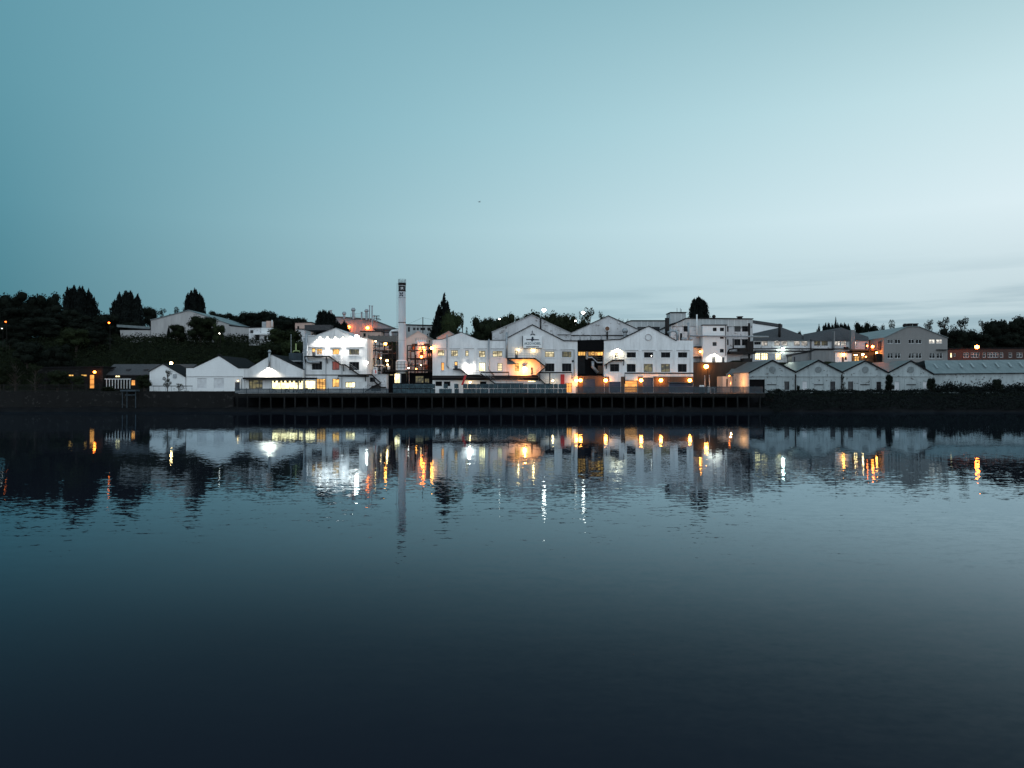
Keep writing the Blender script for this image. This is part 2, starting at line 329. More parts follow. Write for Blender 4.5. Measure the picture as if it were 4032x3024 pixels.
def roofslabs(root, line, D, depth, mat, t=.22, over=.3, lift=.02, name='roof'):
    b = MB()
    for i in range(len(line)-1):
        (p0, q0), (p1, q1) = line[i], line[i+1]
        x0, z0, x1, z1 = X(p0, D), Z(q0, D)+lift, X(p1, D), Z(q1, D)+lift
        b.prism([(x0, z0), (x1, z1), (x1, z1+t), (x0, z0+t)], D-over-.01*i, D+depth+.2)
    return b.put(name, mat, root)
def window(root, D, w, fmat, sill=None):
    x0, q0, x1, q1, kind = w[:5]; nx_ = w[5] if len(w) > 5 else 2; ny_ = w[6] if len(w) > 6 else 2
    isdoor = kind.startswith('door') or kind in ('shutter',)
    b = MB(); X0, X1, Z0, Z1 = X(x0, D), X(x1, D), Z(q1, D), Z(q0, D); y0, y1 = D+.12, D+.24; e = .11
    if not isdoor and kind not in ('blank', 'black'):
        b.box(X0, X1, y0, y1, Z0, Z0+e); b.box(X0, X1, y0, y1, Z1-e, Z1); b.box(X0, X0+e, y0, y1, Z0+e, Z1-e); b.box(X1-e, X1, y0, y1, Z0+e, Z1-e)
        for i in range(1, nx_): xx = X0+(X1-X0)*i/nx_; b.box(xx-.045, xx+.045, y0, y1, Z0+e, Z1-e)
        for j in range(1, ny_): zz = Z0+(Z1-Z0)*(j/ny_ if ny_ != 2 else .64); b.box(X0+e, X1-e, y0+.01, y1-.01, zz-.04, zz+.04)
        f = b.put('window', fmat, root)
        MB().box(X0, X1, D+.26, D+.3, Z0, Z1).put('pane', PANE[kind], f)
        if sill: MB().box(X0-.2, X1+.2, D-.12, D+.1, Z0-.22, Z0-.02).put('sill', sill, f)
        return f
    nm = 'shutter' if kind == 'shutter' else 'blocked_window' if kind == 'blank' else 'opening' if kind == 'black' else 'door'
    k = kind[5:] if kind.startswith('door_') else kind
    f = MB().box(X0, X1, D+.14 if nm != 'opening' else D+.36, D+.34 if nm != 'opening' else D+.43, Z0, Z1).put(nm, PANE['door' if nm == 'door' else kind], root)
    if kind.startswith('door_'):
        MB().box(X0+.15, X1-.15, D+.1, D+.13, Z0+(Z1-Z0)*.48, Z1-.2).put('door_glass', PANE[k], f)
    return f
def building(name, label, outline, D, depth, mat, wins=(), roof=None, roofmat=None, cat='building', group=None, fmat=None, sill=None, t=.22, over=.3):
    ps = [p for p, q in outline]; qs = [q for p, q in outline]; qm = max(qs)
    qg = HY - (float(ground(X((min(ps)+max(ps))/2, D), D+1)) - CZ)*F/D + 8            # walls go down into the ground they stand on
    if D > 221 and qg > qm: outline = [(p, qg if q >= qm-6 else q) for p, q in outline]; qs = [q for p, q in outline]
    root = empty(name, (X((min(ps)+max(ps))/2, D), D, Z(max(qs), D)), label, cat, group)
    facade(root, 'wall', outline, D, depth, mat, wins)
    for w in wins: window(root, D, w, fmat or frame_d, sill)
    if roof: roofslabs(root, roof, D, depth, roofmat or coping, t, over)
    return root
def slab(root, name, p0, q0, p1, q1, D, proud, mat, back=0.0): return MB().pbox(p0, q0, p1, q1, D, D-proud, D-.004+back).put(name, mat, root)
def pipe(root, name, pts, r, mat, n=8): return MB().tube([(X(p, d), d, Z(q, d)) for p, q, d in pts], r, n).put(name, mat, root, smooth=True)
def stair(root, D, pts, width=1.1, braces=(), mat=None, t=.32):
    mat = mat or darkmetal; b = MB(); y0 = D-.06-width
    P = [(X(p, D), Z(q, D)) for p, q in pts]
    for (x0, z0), (x1, z1) in zip(P, P[1:]): b.prism([(x0, z0-t), (x1, z1-t), (x1, z1), (x0, z0)], y0+random.random()*.01, D-.06)
    s = b.put('escape_stair', mat, root); r = MB()
    for h in (.55, 1.05): r.tube([(x, y0+.05, z+h) for x, z in P], .032, 4)
    for (x0, z0), (x1, z1) in zip(P, P[1:]):
        n = max(1, int(math.hypot(x1-x0, z1-z0)/1.3))
        for i in range(n+1): xx = x0+(x1-x0)*i/n; zz = z0+(z1-z0)*i/n; r.tube([(xx, y0+.05, zz), (xx, y0+.05, zz+1.05)], .028, 4)
    r.put('railing', greymetal, s)
    for p, q0, q1 in braces: MB().tube([(X(p, D), y0+.3, Z(q0, D)), (X(p, D), D-.1, Z(q1, D))], .11, 6).put('bracket', mat, s)
    return s
G2 = 1548
# --- left bank
building('gatehouse', 'low dark brick hut with a glowing orange doorway near the left edge', [(150, 1532), (150, 1449), (405, 1447), (405, 1532)], 204, 9, stone,
         [(351, 1475, 371, 1530, 'orange', 1, 3), (267, 1474, 290, 1482, 'amber', 2, 1), (316, 1474, 342, 1482, 'amber', 2, 1)], [(145, 1449), (410, 1446)], verge)
r = building('slate_roofed_shed', 'long low shed under a dark slate roof with roof lights, behind the small white gable', [(405, 1540), (405, 1475), (735, 1475), (735, 1540)], 206, 12, stone,
         [(452, 1478, 472, 1486, 'bright', 2, 1), (515, 1496, 532, 1518, 'orange', 1, 2)])
b = MB(); x0, x1 = X(403, 206), X(737, 206); b.prism([(0, 0), (0, 0)], 0, 0) if False else None
b.add([(x0, 205.6, Z(1475, 206)), (x1, 205.6, Z(1475, 206)), (x1, 212, Z(1434, 212)), (x0, 212, Z(1434, 212)), (x0, 218.5, Z(1475, 206)), (x1, 218.5, Z(1475, 206)),
       (x0, 205.6, Z(1475, 206)-.2), (x1, 205.6, Z(1475, 206)-.2)], [(0, 1, 2, 3), (3, 2, 5, 4), (6, 7, 1, 0), (0, 3, 4), (1, 5, 2)])
rf = b.put('roof', slate, r)
for p in (447, 512, 581, 711):
    zz = Z(1459, 209); MB().box(X(p-6, 209), X(p+6, 209), 207.6, 208.9, zz-.75, zz+.35).put('roof_light', frame_d, rf)
b = MB()
for i in range(9): b.box(X(418+i*11.5, 204), X(420+i*11.5, 204), 204, 204.15, Z(1530, 204), Z(1494, 204))
b.box(X(412, 204), X(515, 204), 203.97, 204.18, Z(1494, 204), Z(1491, 204))
tag(b.put('white_fence', whitemetal), 'white upright post fence in front of the slate roofed shed', 'fence')
r = building('gabled_outhouse', 'small white gabled outhouse with a birch sapling before it', [(589, 1545), (589, 1463), (642, 1434), (730, 1484), (730, 1545)], 198, 10, white_clean, [], [(586, 1465), (642, 1434), (733, 1486)], verge, t=.14)
slab(r, 'vent', 682, 1473, 695, 1489, 198, .2, greymetal)
r = building('riverside_shed', 'white gabled shed with two bricked up windows, at the left end of the wharf', [(733, 1549), (733, 1449), (763, 1449), (862, 1402), (939, 1451), (960, 1451), (960, 1549)], 198, 20, white_clean,
         [(777, 1489, 813, 1529, 'blank'), (842, 1489, 882, 1529, 'blank'), (925, 1505, 944, 1538, 'door')], [(731, 1449), (763, 1449), (862, 1402), (939, 1451), (960.5, 1451)], verge, t=.13, over=.1)
slab(r, 'string_course', 735, 1481, 957, 1484, 198, .08, coping); MB().box(X(857, 198), X(867, 198), 197.8, 199, Z(1402, 198)+.1, Z(1397, 198)+.15).put('ridge_cap', verge, r)
pipe(r, 'drainpipe', [(950, 1490, 197.8), (950, 1535, 197.8)], .1, greymetal)
r = building('canteen_shed', 'white gabled shed with a long bright serving bay beneath a floodlit gable', [(960, 1549), (960, 1451), (979, 1451), (1070, 1397), (1193, 1456), (1193, 1549)], 198.3, 20, white,
         [(980, 1496, 1034, 1531, 'dim', 4, 2), (1070, 1498, 1172, 1534, 'bright', 3, 1), (1175, 1498, 1192, 1534, 'bright', 1, 1)], [(959.5, 1451), (979, 1451), (1070, 1397), (1193, 1456)], verge, t=.13, over=.1)
MB().pbox(966, 1487, 1250, 1494, 198.3, 196.3, 198.2).put('canopy', verge, r); slab(r, 'string_course', 962, 1483, 1190, 1486, 198.3, .1, coping)
pipe(r, 'flue', [(1061, 1446, 197.7), (1061, 1386, 197.7)], .3, greymetal); MB().lathe(X(1061, 197.7), 197.7, [(.4, Z(1388, 198)), (.5, Z(1385, 198)), (.2, Z(1378, 198))], 10).put('flue_cap', greymetal, r)
for p in range(1076, 1190, 17): MB().pbox(p, 1499, p+9, 1507, 198.3, 198.46, 198.5).put('hanging_sign', frame_d, r)
# --- the floodlit three storey works building
W1 = [(1228, 1370, 1242, 1402, 'door_amber'), (1247, 1373, 1268, 1396, 'amber', 3, 2), (1309, 1374, 1336, 1396, 'amber', 2, 2), (1375, 1375, 1414, 1397, 'dim', 4, 1),
      (1228, 1423, 1268, 1456, 'dark', 3, 1), (1308, 1423, 1336, 1457, 'red', 2, 1), (1374, 1425, 1414, 1458, 'dark', 3, 1),
      (1197, 1498, 1242, 1534, 'bright', 2, 1), (1245, 1491, 1282, 1538, 'amber', 3, 3), (1308, 1491, 1336, 1524, 'amber', 2, 1), (1360, 1505, 1398, 1526, 'bright', 3, 1)]
r = building('floodlit_works', 'tall white works building with its gable floodlit and a stair down the front', [(1193.5, 1549), (1193.5, 1326), (1235, 1326), (1322, 1293), (1399, 1334), (1446, 1334), (1446, 1549)], 200, 26, white, W1,
             [(1190, 1326), (1235, 1326), (1322, 1293), (1399, 1334), (1447, 1334)], coping, sill=white_clean, t=.15, over=.12)
stair(r, 200, [(1203, 1402), (1301, 1402), (1344, 1434), (1361, 1434), (1415, 1473), (1465, 1473), (1498, 1504)], braces=[(1203, 1405, 1431), (1289, 1405, 1431), (1354, 1437, 1461), (1440, 1476, 1501)])
pipe(r, 'duct', [(1207, 1313, 199.2), (1207, 1412, 199.2), (1211, 1423, 199.2), (1220, 1426, 199.2), (1258, 1426, 199.2)], .36, greymetal)
slab(r, 'string_course', 1195, 1475, 1445, 1478, 200, .12, darkmetal)
for a, c in ((1214, 1282), (1297, 1347), (1361, 1428)): slab(r, 'lintel', a, 1365, c, 1367.5, 200, .15, coping)
pipe(r, 'pipe', [(1331, 1494, 199.3), (1331, 1481, 199.3), (1453, 1481, 199.3)], .16, darkmetal)
for p in (1283, 1346): pipe(r, 'drainpipe', [(p, 1400, 199.85), (p, 1545, 199.85)], .07, greymetal)
slab(r, 'panel', 1360, 1488, 1430, 1503, 200, .1, white_clean); slab(r, 'pilaster', 1195, 1330, 1204, 1545, 200, .3, greymetal)
r = building('loading_annex', 'low white annex with zigzag stairs between the floodlit works and the chimney', [(1446.5, 1549), (1446.5, 1476), (1522, 1476), (1522, 1549)], 201, 8, white_rear, [(1456, 1486, 1478, 1504, 'dark', 2, 1), (1462, 1518, 1500, 1540, 'grey', 4, 1)], [(1446, 1476), (1523, 1476)], coping, t=.15)
stair(r, 201, [(1500, 1508), (1470, 1520), (1440, 1540)]); stair(r, 201, [(1475, 1498), (1500, 1523), (1520, 1523)])
# --- hillside behind on the left
building('hill_warehouse', 'big pale ribbed warehouse gable on the hilltop, partly hidden by bushes', [(594, 1322), (594, 1262), (743, 1223), (902, 1277), (902, 1345), (860, 1350)], 286, 40, paleclad, [], [(592, 1262), (743, 1223), (905, 1278)], roofpale, t=.3)
building('warehouse_lean_to', 'pale ribbed lean-to at the right foot of the hill warehouse', [(902.5, 1350), (902.5, 1284), (983, 1291), (983, 1350)], 285, 22, paleclad, [], [(902, 1283), (985, 1291)], verge, t=.3)
building('flat_roofed_store', 'low flat white store left of the hill warehouse, under dark trees', [(480, 1330), (472, 1300), (592, 1300), (592, 1330)], 288, 30, paleclad, [], [(462, 1288), (592, 1296)], roofpale, t=.9, over=.5)
r = building('hill_office', 'small white hillside office with a pink brick stack on its roof', [(980, 1345), (980, 1292), (1031, 1290), (1031, 1312), (1066, 1312), (1066, 1345)], 270, 14, white_rear, [(985, 1300, 997, 1312, 'grey', 2, 1), (1004, 1318, 1022, 1340, 'dark', 3, 1), (1040, 1322, 1050, 1342, 'dark', 1, 1), (1054, 1322, 1062, 1340, 'grey', 1, 1)], [(978, 1290), (1033, 1290)], verge)
slab(r, 'upper_storey', 1030, 1291, 1067, 1311, 270, .4, white_clean, 6); slab(r, 'brick_stack', 1049, 1264, 1066, 1290, 270, .3, pink, 3); slab(r, 'plant_box', 1032, 1267, 1048, 1290, 270, .2, greymetal, 3)
pipe(r, 'flue', [(1071, 1292, 269), (1071, 1260, 269)], .18, whitemetal); slab(r, 'balcony', 1000, 1312, 1069, 1318, 270, 1.0, white_clean)
building('brick_cottage', 'pale pink brick house with one lit window on the hill, left of a dark conifer', [(1162, 1300), (1162, 1271), (1226, 1271), (1226, 1300)], 276, 10, pink, [(1170, 1284, 1178, 1294, 'dark', 1, 1), (1199, 1286, 1214, 1297, 'bright', 3, 1)], [(1160, 1271), (1228, 1270)], verge)
building('white_hut', 'white walled hut just below the pink brick house', [(1165, 1325), (1165, 1297), (1200, 1297), (1200, 1325)], 262, 8, white_rear, [], [(1163, 1297), (1202, 1297)], verge)
building('dark_roofed_block', 'low block with a long dark slate roof behind the floodlit works', [(1190, 1335), (1190, 1320), (1300, 1320), (1300, 1335)], 236, 14, white_rear, [], [(1200, 1300), (1302, 1300)], slate, t=1.6)
mauve = ribbed('mauve_cladding', (.27, .26, .275), (.22, .21, .22), 1.2, .1)
r = building('plant_hall', 'grey gabled plant hall with cowled vents along its ridge', [(1285, 1345), (1285, 1290), (1300, 1252), (1330, 1251), (1460, 1259), (1552, 1294), (1552, 1345)], 262, 30, mauve, [], [(1300, 1251), (1330, 1250), (1460, 1258), (1556, 1295)], roofgrey, t=.35)
def cowl(root, p, q0, q1, D, r_, ball=True, mat=greymetal):
    b = MB(); x = X(p, D); z0, z1 = Z(q1, D), Z(q0, D)
    if ball: b.lathe(x, D, [(r_, z0), (r_, z1-r_*2.6), (r_*1.7, z1-r_*2), (r_*1.7, z1-r_*1.1), (r_*.9, z1), (.02, z1)], 12)
    else: b.lathe(x, D, [(r_, z0), (r_, z1-.25), (r_*1.35, z1-.2), (r_*1.35, z1)], 10)
    return b.put('roof_vent', mat, root, smooth=False)
for a in ((1302, 1221, 1254, .38, 0), (1355, 1227, 1254, .42, 1), (1391, 1212, 1256, .45, 1), (1424, 1228, 1259, .28, 0), (1443, 1217, 1260, .42, 1), (1455, 1202, 1262, .2, 0), (1465, 1203, 1290, .24, 0), (1473, 1240, 1264, .22, 1), (1482, 1245, 1268, .22, 0)): cowl(r, a[0], a[1], a[2], 261, a[3], a[4])
b = MB()
for p in (1381, 1400, 1434, 1452): b.tube([(X(p, 261), 260.6, Z(1256, 261)), (X(p, 261), 260.6, Z(1236, 261))], .05, 4)
for q in (1236, 1245): b.tube([(X(1381, 261), 260.6, Z(q, 261)), (X(1452, 261), 260.6, Z(q, 261))], .05, 4)
b.put('roof_railing', greymetal, r); b = MB()
for p, q in ((1486, 1243), (1486, 1252), (1492, 1258)): b.box(X(p-8, 261), X(p+8, 261), 260.5, 261.5, Z(q+2, 261), Z(q, 261))
b.put('stack_platform', darkmetal, r)
b = MB(); D = 258
for p0, p1, q in ((1470, 1568, 1296), (1480, 1568, 1302), (1478, 1568, 1308)): b.tube([(X(p0, D), D, Z(q, D)), (X(p1, D), D, Z(q, D))], .2, 6)
for p in (1478, 1511, 1540, 1567): b.tube([(X(p, D), D+.4, Z(1335, D)), (X(p, D), D+.4, Z(1294, D))], .16, 6)
tag(b.put('overhead_pipes', darkmetal), 'bundle of dark overhead pipes on posts, left of the chimney by the plant hall', 'pipes')
b = MB().tube([(X(1540, 250), 250, Z(1345, 250)), (X(1537, 250), 250, Z(1310, 250)), (X(1542, 250), 250, Z(1303, 250)), (X(1568, 250), 250, Z(1301, 250))], .4, 10)
tag(b.put('white_duct', whitemetal), 'bent white duct left of the chimney, behind the grey board fence', 'duct')
r = empty('board_fence', (X(1510, 246), 246, Z(1346, 246)), 'grey board fence above a grass strip left of the chimney', 'fence')
b = MB()
for p in np.arange(1448, 1566, 4.2): b.pbox(p, 1321+random.random()*2, p+3.9, 1346, 246, 246, 246.12)
b.put('boards', plain('grey_boards', (.16, .15, .14), (.1, .09, .09), 2, .9), r)
for p in (1450, 1490, 1530, 1564): MB().pbox(p, 1318, p+3, 1347, 246, 246.14, 246.4).put('post', darkmetal, r)
for nm, lb, pts, mt in (('process_shed', 'small pink plant shed beside the tall twin stacks', [(1420, 1330), (1420, 1306), (1500, 1306), (1500, 1330)], pink),):  # walls coloured pale brick pink
    building(nm, lb, pts, 252, 5, mt, [(1430, 1312, 1440, 1326, 'dark', 1, 1)], [(1418, 1306), (1502, 1306)], verge)
r = building('clad_office', 'grey clad office block with small windows, right of the chimney on the skyline', [(1597, 1335), (1597, 1281), (1705, 1284), (1705, 1335)], 272, 14, greyclad, [(1606, 1288, 1614, 1306, 'dark', 1, 2), (1626, 1290, 1636, 1300, 'grey', 1, 1), (1640, 1290, 1649, 1300, 'grey', 1, 1), (1655, 1290, 1674, 1300, 'dark', 2, 1), (1682, 1290, 1694, 1300, 'dark', 2, 1)], [(1594, 1280), (1708, 1283)], verge, t=.3)
building('pink_gable', 'pale pink gabled workshop between the chimney and the orange lit tank', [(1590, 1420), (1590, 1338), (1646, 1304), (1680, 1322), (1684, 1420)], 222, 20, wall_mat('pink_render', (.66, .5, .44), (.5, .38, .34), amount=.4), [], [(1588, 1339), (1646, 1304), (1684, 1324)], coping, t=.15)
building('small_gable', 'small pale gable peeping over the parapet left of the long works', [(1720, 1345), (1720, 1331), (1768, 1305), (1800, 1325), (1800, 1345)], 216, 10, pink, [], [(1718, 1332), (1768, 1305), (1802, 1326)], coping, t=.12)
# --- chimney
band_grey = plain('faded_band', (.06, .065, .075), None, 1.5, .8, spec=.05)
chim = plain('chimney_paint', (.55, .57, .6), (.4, .42, .45), .5, .7, aniso=(1, 1, .15), spec=.1)
D = 206; cx = X(1583, D); cr = 14*D/F; zt = Z(1115, D)
r = empty('chimney', (cx, D, 5.66), 'tall white industrial chimney with a railed top and painted bands', 'chimney')
MB().lathe(cx, D, [(cr*1.03, Z(1425, D)), (cr*1.02, Z(1270, D)), (cr, zt), (cr*.8, zt), (cr*.8, zt-1)], 28).put('shaft', chim, r, smooth=False)
MB().lathe(cx-.1, D, [(23*D/F, Z(1549, D)), (23*D/F, Z(1423, D)), (cr*1.02, Z(1417, D))], 28).put('base', whitemetal, r)
for q0, q1, k in ((1114, 1124, 1.10), (1127, 1131, 1.04), (1142, 1148, 1.04), (1170.5, 1174, 1.03), (1269, 1272, 1.05), (1340, 1341, 1.035)): MB().lathe(cx, D, [(cr*k, Z(q1, D)), (cr*k, Z(q0, D))], 28).put('band', darkmetal if k > 1.035 else greymetal, r)
MB().lathe(cx, D, [(cr*1.015, Z(1142, D)), (cr*1.015, Z(1131, D))], 28).put('writing_band', band_grey, r)
b = MB()
for k in range(8): a = k*math.pi/4+.3; b.tube([(cx+cr*1.08*math.cos(a), D+cr*1.08*math.sin(a), zt), (cx+cr*1.08*math.cos(a), D+cr*1.08*math.sin(a), Z(1100, D))], .04, 4)
for q in (1100.5, 1105, 1110): b.tube([(cx+cr*1.08*math.cos(k*math.pi/10), D+cr*1.08*math.sin(k*math.pi/10), Z(q, D)) for k in range(21)], .035, 4, False)
b.put('top_railing', greymetal, r)
def wrap(u, z, rad):                                  # u in metres round the shaft, 0 faces the river
    a = u/rad; return (cx+rad*math.sin(a), D-rad*math.cos(a), z)
b = MB(); zc = Z(1160, D)
for k in range(4):
    a = math.pi/4+k*math.pi/2
    pts = [((.1+.62*(1-math.cos(math.pi*i/6))/2), .19*math.sin(math.pi*i/6)*s) for s, rngi in ((1, range(0, 7)), (-1, range(5, 0, -1))) for i in rngi]
    b.add([wrap(-.1+u*math.cos(a)-v*math.sin(a), zc+u*math.sin(a)+v*math.cos(a), cr*1.03) for u, v in pts], [tuple(range(len(pts)))])
b.put('flower_emblem', navy, r)
def text_polys(body, size):
    cu = bpy.data.curves.new('txt', 'FONT'); cu.body = body; cu.size = size; cu.align_x = 'CENTER'; cu.offset = size*.012; cu.resolution_u = 3
    o = bpy.data.objects.new('txt', cu); C.objects.link(o); dg = bpy.context.evaluated_depsgraph_get()
    me = bpy.data.meshes.new_from_object(o.evaluated_get(dg)); v = [(p.co.x, p.co.y) for p in me.vertices]; f = [tuple(p.vertices) for p in me.polygons]
    bpy.data.objects.remove(o); return v, f
tv, tf = text_polys('IR', .9); MB().add([wrap(x+.15, Z(1141, D)+y, cr*1.035) for x, y in tv], tf).put('painted_letters', whitemetal, r)
MB().tube([(X(1569, D)-.35, D-.3, 5.7), (X(1569, D)-.35, D-.3, zt)], .05, 4).put('ladder', greymetal, r)
b = MB()
for q in (1425, 1436, 1447): b.tube([(cx+1.9*math.cos(k*math.pi/12), D+1.9*math.sin(k*math.pi/12), Z(q, D)) for k in range(25)], .04, 4, False)
for k in range(12): a = k*math.pi/6; b.tube([(cx+1.9*math.cos(a), D+1.9*math.sin(a), Z(1457, D)), (cx+1.9*math.cos(a), D+1.9*math.sin(a), Z(1425, D))], .04, 4)
b.put('base_railing', darkmetal, r)
# --- process plant round the chimney
building('dark_retaining_wall', 'dark retaining wall behind the pipework', [(1446, 1549), (1446, 1378), (1705, 1378), (1705, 1549)], 223, .8, stone, [], cat='wall')  # whole wall in the near-black stone colour
r = empty('pipe_rack', (X(1575, 212), 212, 5.66), 'tall dark steel pipe rack crowded with pipes around the chimney', 'pipe rack')
for p in (1450, 1486, 1522, 1552, 1612, 1640, 1668, 1697):
    for y in (208.5, 215):
        MB().box(X(p, 212)-.13, X(p, 212)+.13, y-.13, y+.13, 5.66, Z(1346 if p < 1600 else 1362, 212)).put('column', darkmetal, r)
for q in (1362, 1381, 1412, 1440, 1457, 1472):
    b = MB()
    for y in (208.3, 214.8): b.box(X(1448, 212), X(1556, 212), y-.1, y+.1, Z(q+3.5, 212), Z(q, 212)); b.box(X(1610, 212), X(1699, 212), y-.1, y+.1, Z(q+3.5, 212), Z(q, 212))
    b.box(X(1448, 212), X(1556, 212), 208.5, 214.6, Z(q+2, 212), Z(q+.6, 212)) if q in (1412, 1457) else None
    b.put('beam', darkmetal, r)
for k in range(46):
    p0 = random.choice((1450, 1455, 1610)) + random.random()*30; p1 = min(p0 + 30+random.random()*60, 1557 if p0 < 1560 else 1699); q = random.uniform(1352, 1530); y = random.uniform(207, 215); dq = random.uniform(-25, 25)
    mt = random.choice((darkmetal, greymetal, greymetal, rust, whitemetal)); rr_ = random.choice((.06, .09, .14, .2))
    pts = [(p0, q, y), (p1, q, y), (p1, q+dq, y)] if k % 3 else [(p0, q, y), (p0, min(q+50, 1540), y)]
    pipe(r, 'pipe', pts, rr_, mt, 6)
for k in range(14):
    p = random.choice((random.uniform(1455, 1548), random.uniform(1614, 1694))); q = random.choice((1378, 1410, 1438, 1456)); d = random.uniform(208, 213); h = random.uniform(.6, 1.4)
    MB().lathe(X(p, d), d, [(.1, Z(q, d)), (.42, Z(q, d)+.15), (.42, Z(q, d)+h), (.1, Z(q, d)+h+.25)], 10).put('vessel', random.choice((greymetal, whitemetal, rust, tankwhite)), r, smooth=True)
D = 206.5; tank = empty('orange_lit_tank', (X(1658, 212), 212, Z(1409, 212)), 'squat pale tank glowing orange in lamp light, right of the chimney', 'tank')
MB().lathe(X(1658, 212), 212, [(24*212/F, Z(1409, 212)), (24*212/F, Z(1347, 212)), (1.2, Z(1340, 212)), (.02, Z(1338, 212))], 24).put('shell', whitemetal, tank)
b = MB()
for k in range(9): a = math.pi+k*math.pi/8; b.tube([(X(1658, 212)+1.6*math.cos(a), 212+1.6*math.sin(a), Z(1346, 212)), (X(1658, 212)+1.6*math.cos(a), 212+1.6*math.sin(a), Z(1332, 212))], .04, 4)
b.tube([(X(1658, 212)+1.6*math.cos(math.pi+k*math.pi/16), 212+1.6*math.sin(math.pi+k*math.pi/16), Z(1332, 212)) for k in range(17)], .04, 4, False); b.put('railing', greymetal, tank)
slab(tank, 'control_box', 1652, 1386, 1668, 1406, 209, .4, rust)
building('pump_house', 'small pump house with a yellow lit open front at the foot of the chimney', [(1530, 1549), (1530, 1466), (1606, 1466), (1606, 1549)], 204.2, 1.6, darkgap, [(1552, 1470, 1580, 1509, 'bright', 2, 1), (1580, 1470, 1600, 1509, 'yellow', 1, 1), (1533, 1474, 1549, 1478, 'bright', 1, 1)], [(1524, 1462), (1699, 1462)], darkmetal, t=.25)
building('open_bay', 'dark open plant bay with a dim yellow interior, under the orange lit tank', [(1612, 1549), (1612, 1468), (1702, 1468), (1702, 1549)], 206, 4, darkgap, [(1635, 1480, 1668, 1508, 'dim', 3, 2), (1672, 1490, 1690, 1508, 'dim', 3, 2)])
b = MB().pbox(1468, 1446, 1486, 1474, 204, 204, 204.12); nb = tag(b.put('notice_board', whitemetal), 'pale blue notice board on the plant stair landing', 'board')
MB().pbox(1471, 1451, 1482, 1454, 204, 203.97, 203.99).put('heading', navy, nb); MB().pbox(1477, 1457, 1482, 1470, 204, 203.97, 203.99).put('red_bar', red, nb)
r = empty('telegraph_pole', (X(1665, 240), 240, Z(1345, 240)), 'thin dark telegraph pole on the skyline right of the chimney', 'pole')
MB().tube([(X(1665, 240), 240, Z(1350, 240)), (X(1665, 240), 240, Z(1249, 240))], .13, 6).put('pole', darkmetal, r)
MB().tube([(X(1665, 240), 240, Z(1250, 240)), (X(1610, 243), 243, Z(1275, 243)), (X(1548, 247), 247, Z(1289, 247))], .03, 3).put('cable', darkmetal, r)
MB().tube([(X(1665, 240), 240, Z(1251, 240)), (X(1690, 240), 240, Z(1256, 240)), (X(1715, 240), 240, Z(1262, 240))], .03, 3).put('cable', darkmetal, r)
# --- the long white works by the wharf: three sheds
U = lambda *a: a
WA = [(1723, 1379, 1750, 1401, 'lit', 3, 2), (1776, 1379, 1803, 1403, 'lit', 3, 2), (1832, 1380, 1845, 1403, 'lit', 1, 2), (1886, 1381, 1911, 1406, 'lit', 2, 2), (1940, 1382, 1978, 1405, 'lit', 4, 2),
      (1737, 1427, 1749, 1459, 'orange', 1, 1), (1789, 1423, 1802, 1451, 'door_amber'), (1886, 1428, 1911, 1462, 'bright', 3, 2), (1959, 1430, 1978, 1461, 'lit', 1, 3)]
r = building('west_works', 'white works shed with a shallow gable, first right of the chimney', [(1703, 1549), (1703, 1338), (1740, 1337), (1816, 1309), (1889, 1340), (1993, 1341), (1993, 1549)], 200, 30, white, WA, [(1701, 1338), (1740, 1337), (1816, 1309), (1889, 1340), (1993, 1341)], verge, sill=white_clean, t=.12, over=.1)
for p in (1760, 1925): pipe(r, 'drainpipe', [(p, 1316 if p < 1800 else 1335, 199.7), (p, 1440, 199.7)] + ([(1768, 1450, 199.7)] if p < 1800 else [(1925, 1455, 199.7), (1945, 1478, 199.7)]), .2, greymetal)
for a, c in ((1715, 1757), (1770, 1811), (1825, 1866), (1880, 1918), (1932, 1985)): slab(r, 'lintel', a, 1371, c, 1374, 200, .14, coping)
for a in (1812, 1867): slab(r, 'pilaster', a, 1374, a+9, 1480, 200, .1, white)
stair(r, 200, [(1785, 1451), (1812, 1451), (1841, 1475), (1890, 1475)])
pipe(r, 'pipe', [(1893, 1478, 198.6), (1893, 1466, 198.6), (2003, 1466, 198.6), (2003, 1485, 198.6)], .17, darkmetal)
stair(r, 200, [(1893, 1470), (1951, 1509), (2060, 1509)], width=2)
b = MB()
for q, y, rr_ in ((1482, 199.2, .22), (1488, 198.8, .26), (1494, 199.3, .18)): b.tube([(X(1704, 200), y, Z(q, 200)), (X(2120, 200), y, Z(q, 200))], rr_, 8)
b.put('pipe_run', darkmetal, r)
for p in (1715, 1748, 1890): slab(r, 'opening', p, 1502, p+25, 1520, 200, .05, darkgap)
WB = [(2028, 1381, 2039, 1409, 'door_lit'), (2146, 1384, 2183, 1406, 'lit', 3, 2), (2213, 1384, 2250, 1407, 'dim', 3, 2), (2028, 1431, 2045, 1461, 'amber', 2, 2), (2090, 1447, 2099, 1474, 'door'),
      (2146, 1431, 2183, 1463, 'dark', 3, 1), (2213, 1431, 2250, 1463, 'dark', 3, 1), (2077, 1498, 2111, 1505, 'bright', 2, 1), (2226, 1508, 2252, 1546, 'orange', 2, 2)]
r = building('central_works', 'central white works shed carrying the company sign in its gable', [(1993.5, 1549), (1993.5, 1333), (2096, 1280), (2220, 1343), (2274, 1344), (2274, 1549)], 200, 16, white, WB, [(1990, 1336), (2096, 1280), (2220, 1343), (2275, 1344)], verge, sill=white_clean, t=.2)
pipe(r, 'drainpipe', [(1995, 1308, 199.7), (1995, 1412, 199.7)], .28, greymetal); pipe(r, 'drainpipe', [(2261, 1376, 199.8), (2261, 1500, 199.8)], .12, greymetal)
